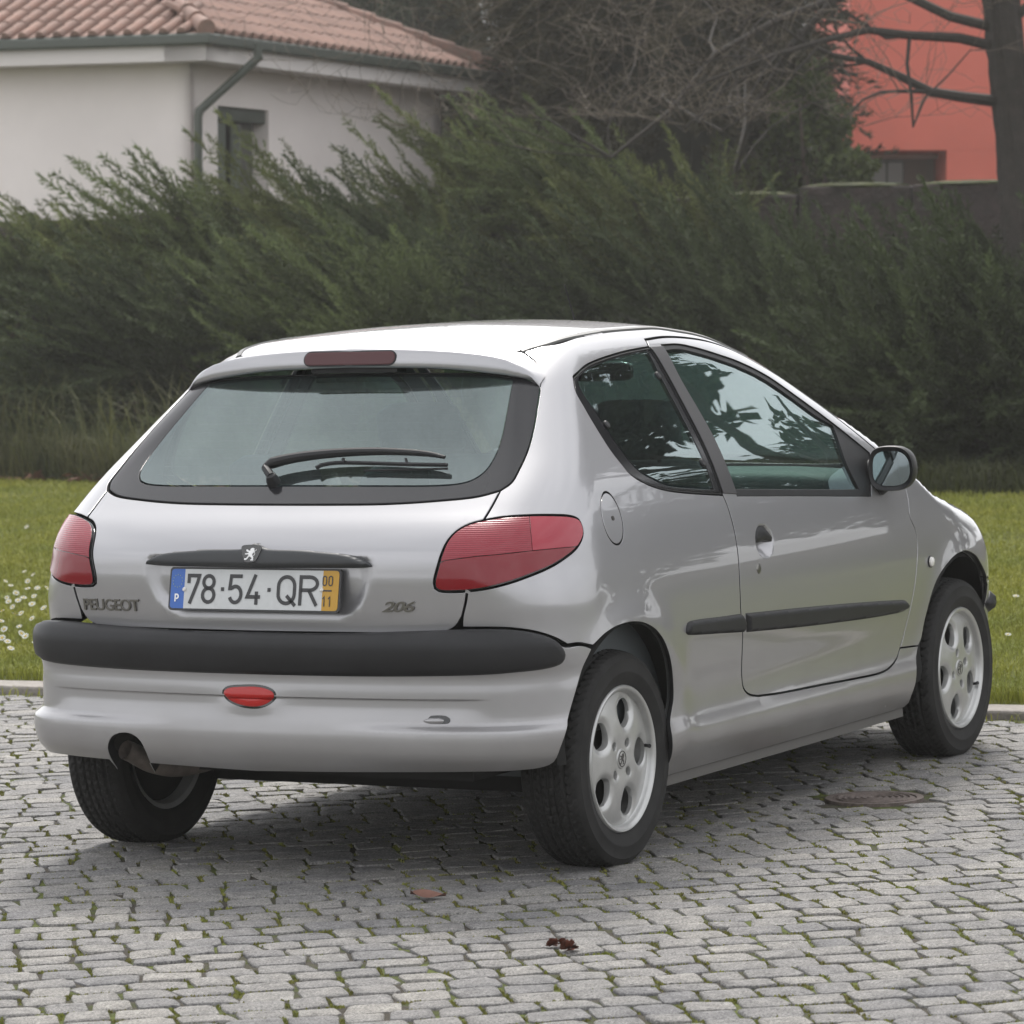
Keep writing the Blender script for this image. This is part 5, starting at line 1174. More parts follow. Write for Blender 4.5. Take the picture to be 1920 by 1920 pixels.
# one dry leaf and a bract cluster lying on the setts
M['leaf'] = mat('dry_leaf', (.17, .085, .062), .8, noise=(40, .2))
p = ground(802, 1683, .004); V = []; nl = 9
for i in range(nl+1):
    t = i/nl; w = .024*math.sin(math.pi*t**.8); z = .004+.004*(2*t-1)**2
    V += [(-.045+.09*t, -w, z+.012), (-.045+.09*t, 0, z), (-.045+.09*t, w, z+.004)]
o = mesh_obj('fallen_leaf', V, [(3*i+j, 3*i+j+1, 3*i+4+j, 3*i+3+j) for i in range(nl) for j in range(2)], M['leaf'], None, True); o.location = tuple(p); o.rotation_euler = (.45, .1, -1.0); tag(o, 'curled reddish brown leaf lying on the setts behind the bumper', 'leaf')
def burr(u_, v_, R_, z0):
    c = ground(u_, v_, z0); V = []; Fc = []
    for k in range(46):
        d_ = q.normal(0, 1, 3); d_[2] = abs(d_[2])*.8; d_ /= np.linalg.norm(d_); s_ = np.cross(d_, [.3, .5, .8]); s_ /= np.linalg.norm(s_); b_ = len(V)
        V += [c+d_*R_*.25-s_*R_*.22, c+d_*R_*.8-s_*R_*.3+np.array([0, 0, R_*.1]), c+d_*R_*1.1, c+d_*R_*.8+s_*R_*.3, c+d_*R_*.25+s_*R_*.22]; Fc.append(tuple(b_+i for i in range(5)))
    return V, Fc
M['burr'] = mat('dry_bracts', (.13, .045, .028), .85, rnd=.4, island=True)
for u_, v_, R_ in ((1037, 1772, .017), (1056, 1768, .012), (1067, 1779, .022)):
    V, Fc = burr(u_, v_, R_, .008); o = mesh_obj('seed_head', V, Fc, M['burr'], None, False); tag(o, 'crumbled dark red seed head lying on the setts', 'seed head', 'seed heads on the setts')
# ------------------------------------------------------------------ planting behind the lawn (plumb frame, metres)
def to_w(V): return (np.asarray(V) @ np.array([CR, GF, GU]))+CAM
EYE = 1.4962
def plume(seed, droop=0., nl=22, sp=.20, lf=(.044, .017), step=.024):
    """feathery conifer branch of unit length along +x: axis, sprigs, scale-leaf tufts as slim triangles"""
    q = np.random.default_rng(seed); V = []; Fc = []
    def leaf(p, d, L, w):
        s = np.cross(d, q.normal(0, 1, 3)); s /= np.linalg.norm(s)+1e-9; b = len(V); V.extend([p-s*w/2, p+s*w/2, p+d*L]); Fc.append((b, b+1, b+2))
    for i in range(nl):
        t = (i+.5)/nl; p = np.array([t, 0, droop*t*t]); ln = sp*(1-t)**.7+.03
        for s in (-1, 1):
            roll = q.uniform(-.7, .7); d = np.array([.80, s*.55*math.cos(roll), .35*math.sin(roll)+q.normal(0, .12)]); d /= np.linalg.norm(d); L = ln*q.uniform(.7, 1.2); m = max(3, int(L/step))
            for k in range(m):
                tt = (k+.4)/m; pp = p+d*L*tt+np.array([0, 0, -.05*tt*tt*L]); e = d+q.normal(0, .42, 3); e /= np.linalg.norm(e); leaf(pp, e, lf[0]*q.uniform(.7, 1.3)*(1.2-.5*tt), lf[1])
            leaf(p, d, L*1.02, .012)
    leaf(np.array([.9, 0, droop*.81]), np.array([1, 0, .1]), .16, .014)
    return np.array(V), np.array(Fc)
PL = [plume(300+i) for i in range(7)]; PLD = [plume(320+i, -.25, 13, .32, (.066, .026), .036) for i in range(4)]
def scatter(lib, pos, dirs, lens, q, wide=1., tn=None):
    AV = []; AF = []; base = 0; T = []; tn = tn or [q.uniform(.55, 1.45) for _ in pos]
    for p, d, L, t_ in zip(pos, dirs, lens, tn):
        V, Fc = lib[int(q.integers(len(lib)))]; d = d/np.linalg.norm(d); s = np.cross([0, 0, 1.], d); s /= np.linalg.norm(s)+1e-9; u_ = np.cross(d, s); r = q.uniform(-.6, .6)
        s, u_ = s*math.cos(r)+u_*math.sin(r), u_*math.cos(r)-s*math.sin(r)
        AV.append(p+(V[:, :1]*d+V[:, 1:2]*s*wide+V[:, 2:]*u_*wide)*L); AF.append(Fc+base); base += len(V); T += [t_]*len(V)
    return np.concatenate(AV), np.concatenate(AF), T
def jun_mat(name, c, c2):
    m = leaf_mat(name, c, c2, .22, .9, .15, .8); N, L = m.node_tree.nodes, m.node_tree.links; b = N['Principled BSDF']      # + tone of each spray
    at = N.new('ShaderNodeAttribute'); at.attribute_name = 'tone'; src = b.inputs['Base Color'].links[0].from_socket; h = N.new('ShaderNodeHueSaturation'); L.new(at.outputs['Fac'], h.inputs['Value']); L.new(src, h.inputs['Color'])
    for l in list(src.links):
        if l.to_node != h: t = l.to_socket; L.remove(l); L.new(h.outputs[0], t)
    return m
def tone(o, T): a = o.data.attributes.new('tone', 'FLOAT', 'POINT'); a.data.foreach_set('value', np.asarray(T, dtype=np.float32)); return o
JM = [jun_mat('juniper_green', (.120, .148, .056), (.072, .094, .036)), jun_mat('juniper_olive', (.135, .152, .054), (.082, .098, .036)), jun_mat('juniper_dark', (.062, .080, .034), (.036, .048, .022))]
M['core'] = mat('crown_shade', (.020, .020, .012), .95); M['bark'] = mat('juniper_bark', (.075, .055, .042), .9, noise=(15, .4))  # near-black lump colour paints the shade inside the foliage
def lump(c, r, q, n1=10, n2=14):
    V = []
    for i in range(n1+1):
        v = math.pi*(i/n1-.5)
        for j in range(n2): u_ = 2*math.pi*j/n2; k = 1+q.normal(0, .08); V.append((c[0]+r[0]*k*math.cos(v)*math.cos(u_), c[1]+r[1]*k*math.cos(v)*math.sin(u_), c[2]+r[2]*k*math.sin(v)))
    return V, [(i*n2+j, i*n2+(j+1) % n2, (i+1)*n2+(j+1) % n2, (i+1)*n2+j) for i in range(n1) for j in range(n2)]
def juniper(u_, D, ytop, hw, k, label, n=430, lean=-.75):
    q = np.random.default_rng(int(u_*7+D*100) % 99991); X = (u_-960)/FPX*D; zt = (HOR-ytop)/FPX*D; z0 = -EYE+.02; H = zt-z0; W = hw/FPX*D
    root = empty('juniper', tuple(to_w([X, D, z0]))); inv = root.matrix_world.copy(); tag(root, label, 'shrub', 'junipers along the bank')
    bpy.context.view_layer.update(); loc = np.array(root.location)
    pos = []; dirs = []; lens = []; tn = []
    while len(pos) < n:            # boughs: fans of sprays that share a root, a direction and a tone
        a = q.uniform(0, 2*math.pi); zf = q.random()**.85; rr_ = (1-.55*zf**1.6)*q.uniform(.55, 1.0); tb = q.uniform(.40, 1.55)
        c = np.array([X+W*rr_*math.cos(a), D-abs(math.sin(a))*1.2*rr_*(.8 if q.random() < .85 else -.5), z0+H*(.0+.82*zf)])
        d = np.array([lean*q.uniform(.55, 1.25)+.30*math.cos(a), -.6*q.random(), q.uniform(.02, .62)])
        for _ in range(int(q.integers(5, 10))):
            pos.append(c+q.normal(0, 1, 3)*np.array([.16, .10, .10])+d*q.uniform(-.15, .35)); dirs.append(d+q.normal(0, .24, 3)); lens.append(q.uniform(.6, 1.15)); tn.append(tb*q.uniform(.85, 1.2))
    for _ in range(18):            # long leaning leaders along the top
        t = q.uniform(-.75, .75); p = np.array([X+W*t, D-.3*q.random(), z0+H*(.86-.34*abs(t)**1.7)]); pos.append(p); dirs.append(np.array([lean*q.uniform(.8, 1.4), -.2*q.random(), q.uniform(.35, .75)])); lens.append(q.uniform(1.0, 1.6)); tn.append(q.uniform(.8, 1.4))
    V, Fc, T = scatter(PL, pos, dirs, lens, q, 1., tn); tone(mesh_obj('foliage', to_w(V)-loc, Fc, JM[k], root, False), T)
    b = MB(); V, Fc = lump((X+.1, D+.25, z0+H*.36), (W*.78, .75, H*.42), q); b.add(to_w(V)-loc, Fc); V, Fc = lump((X+.2, D+.35, z0+H*.60), (W*.50, .5, H*.26), q); b.add(to_w(V)-loc, Fc); b.build('shade_core', M['core'], root)  # solid dark lumps added behind the sprays as inner shade
    for i in range(5):
        b = MB(); e = np.array([X-W*.5+W*i*.25+q.normal(0, .1), D-.5, z0+H*q.uniform(.5, .8)]); b.tube([tuple(to_w([X+q.normal(0, .1), D, z0-.05])-loc), tuple(to_w((np.array([X, D, z0])+e)/2+q.normal(0, .08, 3))-loc), tuple(to_w(e)-loc)], [.05, .03, .012], 6); b.build('stem', M['bark'], root)
    return root
juniper(-60, 36.5, 425, 260, 0, 'juniper with low arching sprays in front of the white house wall', 363, -0.75)
juniper(190, 37.2, 450, 220, 1, 'juniper with a leaning plume below the blank white wall', 332, -0.75)
juniper(400, 37.4, 395, 190, 0, 'juniper whose tips cross the foot of the green downpipe', 332, -0.75)
juniper(600, 37.6, 345, 190, 1, 'tall feathery juniper in front of the shuttered window', 363, -0.75)
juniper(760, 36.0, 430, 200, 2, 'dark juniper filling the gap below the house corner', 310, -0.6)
juniper(930, 38.5, 285, 190, 1, 'tallest juniper rising beside the far end of the white house', 402, -0.6)
juniper(1110, 38.0, 270, 210, 0, 'broad juniper in front of the dark conifers', 402, -0.6)
juniper(1280, 37.0, 365, 190, 1, 'olive green juniper beneath the bare branches', 340, -0.38)
juniper(1420, 36.0, 480, 190, 2, 'juniper at the end of the old stone wall', 325, -0.38)
juniper(1590, 34.5, 575, 200, 2, 'low juniper spreading in front of the stone wall', 310, -0.38)
juniper(1780, 33.5, 575, 200, 2, 'dark low juniper beside the bare tree trunk', 325, -0.38)
juniper(1960, 32.5, 570, 190, 2, 'dark juniper growing on the far side of the tree trunk', 278, -0.38)
juniper(330, 34.6, 560, 190, 2, 'small front juniper edging the bed before the white house', 255, -0.75)
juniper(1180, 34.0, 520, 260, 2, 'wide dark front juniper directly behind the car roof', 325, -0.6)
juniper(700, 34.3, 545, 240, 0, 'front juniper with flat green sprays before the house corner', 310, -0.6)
juniper(1500, 33.0, 560, 220, 2, 'very dark front juniper before the wall', 293, -0.38)  # uses the darkest leaf tone
juniper(1900, 28.8, 640, 170, 2, 'dark juniper hiding the foot of the bare tree', 293, -0.38)
juniper(1740, 29.0, 650, 190, 2, 'lowest front juniper by the lawn near the car bonnet', 255, -0.38)

# ------------------------------------------------------------------ old wall between the bed and the gardens
M['oldwall'] = mat('old_wall_stone', (.075, .055, .052), .95, noise=(3.5, .4, (.035, .030, .026)), bump=(14, 1, .04), rnd=.18)
M['mosscap'] = mat('wall_moss', (.055, .062, .018), .95, noise=(6, .5), bump=(30, 1, .03))
wall = empty('garden_wall', mat=GM.copy()); tag(wall, 'old dark stone garden wall with mossy top behind the junipers', 'wall')
wr = np.random.default_rng(8); x = -6.4; i = 0
while x < 7.5:
    L_ = wr.uniform(.95, 1.5); D0 = 41.0-.42*(x+6.4); Dm = 41.0-.42*(x+L_/2+6.4); zt = .84+.026*(x+6.4)+wr.normal(0, .02)
    b = MB(); R_ = Matrix.Rotation(math.atan2(-.42, 1), 3, 'Z'); Ls = L_*1.085
    b.box((x+L_/2, Dm, zt-.26), (Ls-.03, .34, .52), rot=R_); o = b.build('wall_slab', M['oldwall'], wall, smooth=False, bevel=.02)
    b = MB(); b.box((x+L_/2, Dm, zt-1.4), (Ls-.03, .40, 1.80), rot=R_); b.build('wall_base', M['oldwall'], wall, smooth=False, bevel=.02)
    b = MB(); V, Fc = lump((0, 0, 0), (Ls*.5, .20, .035), wr, 6, 20); b.add([Vector((x+L_/2, Dm, zt+.005))+R_ @ Vector(v) for v in V], Fc); b.build('moss_cap', M['mosscap'], wall)
    x += L_

# ------------------------------------------------------------------ white house with hipped tile roof
M['render_white'] = mat('white_render', (.80, .735, .70), .9, noise=(.6, .06), bump=(60, .15, .005))
M['fascia'] = mat('white_fascia', (.68, .635, .61), .8); M['gutter'] = mat('green_gutter', (.070, .080, .066), .5); M['shutter'] = mat('green_shutter', (.10, .115, .095), .6)
M['tile'] = mat('clay_tile', (.29, .168, .128), .85, noise=(6, .22, (.21, .14, .115)), rnd=.16, bump=(40, .3, .01)); M['dark'] = mat('dark_room', (.015, .014, .013), .6)
M['pane'] = mat('window_pane', (.03, .035, .035), .05, coat=1.)
house = empty('white_house', mat=GM.copy()); tag(house, 'white rendered house with hipped clay tile roof and green gutters', 'house')
DKc = 40.0; K = Vector(((360-960)/FPX*DKc, DKc, 0)); dl = Vector((-math.cos(math.radians(24)), math.sin(math.radians(24)), 0)); dr = Vector((math.cos(math.radians(66)), math.sin(math.radians(66)), 0))
ZE = (HOR-68)/FPX*39.6; ZW = ZE-.26; LW, RW = 7.0, 6.25; OV = .42; ZB = -2.2
def P3(a, b_, z): return K+dl*a+dr*b_+Vector((0, 0, z))
def wallquad(b, A, B, z0, z1, th, nin): 
    V = [A+Vector((0, 0, z0)), B+Vector((0, 0, z0)), B+Vector((0, 0, z1)), A+Vector((0, 0, z1))]; W = [v+nin*th for v in V]; b.add(V+W, [(0, 1, 2, 3), (7, 6, 5, 4), (0, 4, 5, 1), (1, 5, 6, 2), (2, 6, 7, 3), (3, 7, 4, 0)])
b = MB(); wallquad(b, K, K+dl*LW, ZB, ZW, .25, dr); b.build('wall', M['render_white'], house, smooth=False)
w0, w1 = .60, 1.78; wt = (HOR-203)/FPX*40.9; wb = wt-1.25
b = MB()
for a0, a1, z0, z1 in ((0, w0, ZB, ZW), (w1, RW, ZB, ZW), (w0, w1, wt, ZW), (w0, w1, ZB, wb)): wallquad(b, K+dr*a0, K+dr*a1, z0, z1, .25, dl)
b.build('wall', M['render_white'], house, smooth=False)
b = MB(); wallquad(b, K+dr*RW, K+dr*RW+dl*5, ZB, ZW, .2, -dr); wallquad(b, K+dl*LW, K+dl*LW+dr*RW, ZB, ZW, .2, -dl); b.build('wall', M['render_white'], house, smooth=False)
win = bpy.data.objects.new('window', None); link(win, house)
b = MB(); wallquad(b, K+dr*(w0-.0)+dl*.20, K+dr*(w1+.0)+dl*.20, wb, wt, .03, dl); b.build('pane', M['pane'], win, smooth=False)
for a0, a1 in ((w0+.03, w0+.33), (w0+.42, w0+.74)):
    s_ = MB(); c = K+dr*(a0+a1)/2+dl*.10; c.z = (wt+wb)/2-.09; R_ = Matrix.Rotation(math.atan2(dr.y, dr.x)+(.25 if a0 > w0+.3 else .0), 3, 'Z'); s_.box(c, (a1-a0, .04, wt-wb-.18), rot=R_)
    o = s_.build('shutter', M['shutter'], win, smooth=False, bevel=.005)
    for zz in np.arange(-.5, .5, .07): l_ = MB(); l_.box(c+Vector((0, 0, zz))-dl*.025, (a1-a0-.08, .012, .045), rot=R_); l_.build('slat', M['shutter'], win, smooth=False)
b = MB(); c = K+dr*(w0+w1)/2+dl*.10; c.z = wt-.075; b.box(c, (w1-w0-.01, .12, .14), rot=Matrix.Rotation(math.atan2(dr.y, dr.x), 3, 'Z')); b.build('shutter_box', M['gutter'], win, smooth=False)
b = MB(); c = K+dr*(w0+w1)/2+dl*.03; c.z = wb-.03; b.box(c, (w1-w0+.16, .34, .06), rot=Matrix.Rotation(math.atan2(dr.y, dr.x), 3, 'Z')); b.build('sill', M['fascia'], win, smooth=False)
# eaves: soffit slab, gutters
Ec = P3(-OV, -OV, 0)                                 # outer corner
def eave(A, B, nin, name, z0, z1, th, m, bev=0): b = MB(); wallquad(b, A, B, z0, z1, th, nin); return b.build(name, m, house, smooth=False, bevel=bev)
Lr = LW+2*OV; Rr = 7.6
eave(Ec, Ec+dl*Lr, dr, 'fascia', ZW-.02, ZE-.10, .50, M['fascia']); eave(Ec+dl*.5, Ec+dr*Rr+dl*.5, -dl, 'fascia', ZW-.021, ZE-.101, .50, M['fascia'])
eave(Ec-dr*.09-dl*.09, Ec+dl*Lr-dr*.09, dr, 'gutter', ZE-.115, ZE, .11, M['gutter'], .02); eave(Ec-dl*.092-dr*.08, Ec+dr*Rr-dl*.092, dl, 'gutter', ZE-.117, ZE-.002, .11, M['gutter'], .02)
q0 = gpx(487, 84, 40.1); q1 = gpx(486, 112, 40.1); q2 = gpx(374, 212, 39.95); q3 = gpx(374, 420, 39.95)
b = MB(); b.tube(crv([tuple(q0), tuple(q1)], .1), .045, 12); b.tube([q1+Vector((.03, 0, .03)), q1, q2, q2+Vector((0, 0, -.12))], .045, 12); b.tube([q2+Vector((.02, 0, .02)), q2+Vector((0, 0, -.05)), q3], .045, 12); b.build('downpipe', M['gutter'], house)
# roof planes and tiles
PITCH = math.radians(24); half = Rr/2; RZ = half*math.tan(PITCH); cL = Ec+Vector((0, 0, ZE+.0)); apex1 = Ec+dl*half+dr*half+Vector((0, 0, ZE+RZ)); apex2 = Ec+dl*(Lr-half)+dr*half+Vector((0, 0, ZE+RZ))
c00 = cL; c10 = cL+dl*Lr; c01 = cL+dr*Rr; c11 = cL+dl*Lr+dr*Rr
b = MB(); b.add([c00, c10, c01, c11, apex1, apex2], [(0, 1, 5, 4), (0, 4, 2), (2, 4, 5, 3), (1, 3, 5)]); roofh = b.build('roof_deck', M['tile'], house, smooth=False)
n_ = 9; V = []; tw, tl_ = .215, .40                 # one barrel tile: roll + pan
for j, y in enumerate((0, tl_+.06)):
    for k in range(n_): t = math.pi*k/(n_-1); V.append((-.062*math.cos(t)*(1.0 if j else .94), y, .012+.062*math.sin(t)*(1.0 if j else .92)+(0.018 if j == 0 else 0.0)))
    V += [(.075, y, .012+(.012 if j == 0 else 0)), (tw-.060, y, .010+(.012 if j == 0 else 0))]
m_ = n_+2; Fc = [(i, i+1, m_+i+1, m_+i) for i in range(m_-1)]+[tuple(range(n_))]
tm = mesh_obj('roof_tile', V, Fc, M['tile'], None, True); tme = tm.data; tme.set_sharp_from_angle(angle=math.radians(50)); bpy.data.objects.remove(tm)
def lay(face_o, ex, ey_h, width, tri_fn, rows, cols):
    up_ = (ey_h*math.cos(PITCH)+Vector((0, 0, math.sin(PITCH)))).normalized(); nz = ex.cross(up_); nz = nz if nz.z > 0 else -nz
    sgn_ = 1 if ex.cross(up_).z > 0 else -1
    for r in range(rows):
        for c in range(cols):
            xx = c*tw+.05; yy = r*tl_-.04
            if not tri_fn(xx+tw/2, yy+.2): continue
            o = bpy.data.objects.new('roof_tile', tme); p = face_o+ex*xx+up_*yy+nz*.005
            # local x along the eave, y up the slope
            o.matrix_local = Matrix([[ex[i]*1., up_[i], nz[i], p[i]] for i in range(3)]+[[0, 0, 0, 1]]); link(o, house)
cp_ = math.cos(PITCH)
lay(c00, dl, dr, Lr, lambda x, y: x > y*cp_+.02 and x < 5.2, 6, 25)
lay(c00, dr, dl, Rr, lambda x, y: x > y*cp_+.02 and x < Rr-y*cp_-.02, 7, 31)
for A, B in ((c00, apex1), (c01, apex1)):           # hip ridge tiles
    d_ = (B-A); n_r = int(d_.length/.36); d_n = d_.normalized()
    for i in range(min(n_r, 12)):
        b = MB(); p0 = A+d_n*(i*.36-.02)+Vector((0, 0, .045)); p1 = p0+d_n*.40+Vector((0, 0, .0)); b.tube([p0+Vector((0, 0, .015)), p1], [.098, .082], 14, caps=True); b.build('ridge_tile', M['tile'], house)

# ------------------------------------------------------------------ salmon building behind the wall
M['salmon'] = mat('salmon_render', (.68, .170, .120), .9, noise=(.9, .06)); M['beige'] = mat('beige_panel', (.34, .32, .285), .8); M['frame'] = mat('window_frame_green', (.05, .06, .055), .5)
M['pale_pane'] = mat('curtained_pane', (.26, .29, .26), .15, coat=.5)
red = empty('salmon_house', mat=GM.copy()); tag(red, 'salmon red rendered house with recessed ground floor behind the wall', 'house')
Dr = 56.0; gx = lambda u_: (u_-960)/FPX*Dr; gz = lambda v: (HOR-v)/FPX*Dr
def pbox(name, x0, x1, d0, d1, z0, z1, m, bev=0, parent=None): b = MB(); b.box(((x0+x1)/2, (d0+d1)/2, (z0+z1)/2), (x1-x0, d1-d0, z1-z0)); return b.build(name, m, parent or red, smooth=False, bevel=bev)
pbox('upper_floor', gx(1590), gx(2080), Dr, Dr+7, gz(283), gz(-160), M['salmon'])
pbox('lower_wall', gx(1772), gx(2080), Dr+.004, Dr+6.9, -2.5, gz(283)-.001, M['salmon'])
pbox('recess_wall', gx(1600), gx(1772), Dr+1.6, Dr+1.8, -2.5, gz(284), M['beige'])
wnd = pbox('window', gx(1642), gx(1712), Dr+1.50, Dr+1.598, gz(420), gz(296), M['frame']); 
for x0, x1 in ((1645, 1677), (1681, 1709)): pbox('pane', gx(x0), gx(x1), Dr+1.485, Dr+1.5, gz(418), gz(299), M['pale_pane'], 0, wnd)
pbox('lintel', gx(1636), gx(1772), Dr+1.2, Dr+1.6, gz(292), gz(284.5), M['fascia'])
pbox('roof_slab', gx(1575), gx(2095), Dr-.2, Dr+7.2, gz(-160), gz(-185), M['fascia'])

# ------------------------------------------------------------------ dark conifers and a leafy shrub behind
CM = [jun_mat('conifer_brown_green', (.052, .046, .024), (.034, .030, .017)), jun_mat('conifer_dark', (.040, .044, .024), (.026, .026, .015)), jun_mat('conifer_grey_green', (.075, .088, .058), (.045, .055, .035))]
def conifer(u_, D, base_w, H, k, label, n=620, z0=-1.3):
    q = np.random.default_rng(int(u_*3+D)); X = (u_-960)/FPX*D; root = empty('conifer_tree', tuple(to_w([X, D, z0]))); loc = np.array(to_w([X, D, z0])); tag(root, label, 'tree', 'conifers behind the bank')
    b = MB(); b.tube([tuple(to_w([X, D, z0])-loc), tuple(to_w([X+.1, D, z0+H*.5])-loc), tuple(to_w([X, D, z0+H])-loc)], [.24, .15, .03], 10); b.build('trunk', M['bark'], root)
    pos = []; dirs = []; lens = []
    for _ in range(n):
        f = q.random()**.8; a = q.uniform(0, 6.283); r = base_w*(1-.55*f)*q.uniform(.45, 1.); p = np.array([X+r*math.cos(a), D+r*math.sin(a), z0+H*(.10+.88*f)]); pos.append(p)
        dirs.append(np.array([math.cos(a)+q.normal(0, .3), math.sin(a)+q.normal(0, .3), q.uniform(-.55, .35)])); lens.append(q.uniform(.7, 1.35))
    V, Fc, T = scatter(PLD, pos, dirs, lens, q, 1.1); tone(mesh_obj('crown', to_w(V)-loc, Fc, CM[k], root, False), T)
    b = MB()
    for i in range(26):
        f = .12+.8*i/26; a = q.uniform(0, 6.283); r = base_w*(1-.8*f)*.85; b = MB(); b.tube([tuple(to_w([X, D, z0+H*f])-loc), tuple(to_w([X+r*math.cos(a), D+r*math.sin(a), z0+H*f-.05*r])-loc)], [.05, .012], 5); b.build('limb', M['bark'], root)
    V, Fc = lump((X, D+.3, z0+H*.42), (base_w*.5, base_w*.45, H*.36), q); b = MB(); b.add(to_w(V)-loc, Fc); b.build('shade_core', M['core'], root)  # dark lump added for the shade inside the crown
conifer(1100, 46.5, 1.3, 6.9, 0, 'dense brown-green conifer beside the house roof end', 760)
conifer(1260, 45.0, 1.9, 6.8, 0, 'tall brown-green conifer behind the tallest junipers', 760)
conifer(1370, 47.5, 1.0, 7.2, 1, 'dark conifer standing left of the salmon house', 700)
conifer(1130, 53.0, 2.2, 7.6, 1, 'dark conifer rising behind two brown-green ones', 620)
conifer(640, 56.0, 1.8, 7.8, 2, 'grey-green conifer showing over the middle of the roof', 420)
conifer(800, 54.0, 2.2, 7.6, 2, 'grey-green conifer showing over the far end of the tiled roof', 560)
M['broad'] = leaf_mat('broad_leaves', (.072, .092, .024), (.040, .054, .016), .4, 2.0)
def leafball(u_, v, D, rx_, rz_, n, label, m, size=.075, name='leafy_shrub', cat='shrub', group=None, dep=None):
    q = np.random.default_rng(int(u_+v)); c = np.array(gpx(u_, v, D)); zb = -EYE; root = empty(name, tuple(to_w([c[0], D, zb]))); loc = np.array(to_w([c[0], D, zb])); tag(root, label, cat, group)
    d_ = q.normal(0, 1, (n, 3)); d_ /= np.linalg.norm(d_, axis=1)[:, None]; lob = 1+.22*np.sin(d_[:, 0]*5+c[0])*np.sin(d_[:, 2]*6)+.15*np.sin(d_[:, 1]*9)
    P = c+d_*np.array([rx_, dep or rx_, rz_])*(lob*q.uniform(.55, 1., n)**.6)[:, None]; t1 = q.normal(0, 1, (n, 3)); t1 /= np.linalg.norm(t1, axis=1)[:, None]; t2 = np.cross(t1, q.normal(0, 1, (n, 3))); t2 /= np.linalg.norm(t2, axis=1)[:, None]; s_ = (size*q.uniform(.6, 1.3, n))[:, None]
    V = np.stack([P-t1*s_, P+t2*s_*.5, P+t1*s_, P-t2*s_*.5], 1).reshape(-1, 3); mesh_obj('crown', to_w(V)-loc, (np.arange(n)[:, None]*4+np.arange(4)), m, root, False)
    b = MB(); b.tube([tuple(to_w([c[0], D, zb-.05])-loc), tuple(to_w([c[0]+.1, D, (zb+c[2])/2])-loc), tuple(to_w(c)-loc)], [.02*rz_+.06, .02*rz_+.04, .03], 8); b.build('trunk', M['bark'], root)
    for i in range(7): b = MB(); e = c+q.normal(0, .45, 3)*np.array([rx_, dep or rx_, rz_]); b.tube([tuple(to_w([c[0]+.1, D, (zb+c[2])/2+.2*i*rz_/3])-loc), tuple(to_w(e)-loc)], [.04, .012], 6); b.build('limb', M['bark'], root)
leafball(1505, 265, 44, .50, .85, 2800, 'light green broad-leaved shrub left of the salmon house', M['broad'], .06)
leafball(1590, 318, 43, .32, .22, 700, 'small green shrub showing just above the old wall', M['broad'], .05)

# ------------------------------------------------------------------ bare tree at the right, its crown reaching over the bank
M['twig'] = mat('bare_bark', (.050, .040, .034), .9, noise=(9, .35, (.030, .026, .021)), bump=(40, .6, .02)); M['twig_l'] = mat('lichened_twigs', (.145, .116, .088), .9, noise=(5, .35))
tree = empty('bare_tree', tuple(to_w(gpx(1900, 470, 35.5)*1.0))); TL = np.array(to_w(gpx(1900, 470, 35.5))); tag(tree, 'leafless grey tree with furrowed trunk and tangled drooping branches', 'tree')
q = np.random.default_rng(77)
TR = [gpx(1925, 900, 35.5), gpx(1915, 470, 35.5), gpx(1905, 300, 35.5), gpx(1893, 190, 35.5), gpx(1880, 90, 35.5), gpx(1868, -60, 35.5), gpx(1850, -260, 29.6), gpx(1840, -500, 29.8)]
b = MB(); pts = crv([tuple(p) for p in TR], .12); rad = np.interp(np.linspace(0, 1, len(pts)), [0, .3, .5, .75, 1], [.225, .175, .155, .125, .06])
V = []; nt = 44; ph = q.uniform(0, 6.28, 8)
for i, p in enumerate(pts):
    z_ = i*.12
    for k in range(nt):
        t = 2*math.pi*k/nt; rr_ = rad[i]*(1+.05*math.sin(9*t+ph[0]+.5*math.sin(z_*2+ph[1]))+.045*math.sin(14*t+ph[2]+.9*math.sin(z_*1.3+ph[3]))+.035*q.normal()); V.append(to_w([p[0]+rr_*math.cos(t), p[1]+rr_*math.sin(t), p[2]])-TL)
b.add(V, [(i*nt+k, i*nt+(k+1) % nt, (i+1)*nt+(k+1) % nt, (i+1)*nt+k) for i in range(len(pts)-1) for k in range(nt)]); trunk = b.build('trunk', M['twig'], tree, angle=60)
SEG = {0: MB(), 1: MB()}
def grow(p, d, L, r, lvl, sink, spread=.5):
    n = 7 if lvl < 2 else 5; pts_ = [p.copy()]; rs = [r]; cur = d/np.linalg.norm(d); kids = []
    for i in range(n):
        cur = cur+q.normal(0, .25+.04*lvl, 3)+np.array([0, 0, (.015 if lvl > 0 else .02)]); cur[1] *= .92; cur /= np.linalg.norm(cur); v_ = HOR-FPX*p[2]/p[1]
        if v_ > 215 and cur[2] < .05: cur[2] = abs(cur[2])*.6+.04; cur /= np.linalg.norm(cur)
        p = p+cur*L/n; pts_.append(p.copy()); rs.append(max(.0024, r*(1-.82*(i+1)/n))); kids.append((p.copy(), cur.copy(), rs[-1]))
    sink.append((pts_, rs, lvl))
    if lvl < 3:
        m = (7, 5, 4, 0)[lvl]
        for k in range(m):
            i = int(q.integers(1, n)); pp, cc, rr_ = kids[i]; dv = cc+q.normal(0, .62, 3)*np.array([1, .55, .9]); grow(pp, dv, L*q.uniform(.38, .62), max(.0032, rr_*.50), lvl+1, sink)
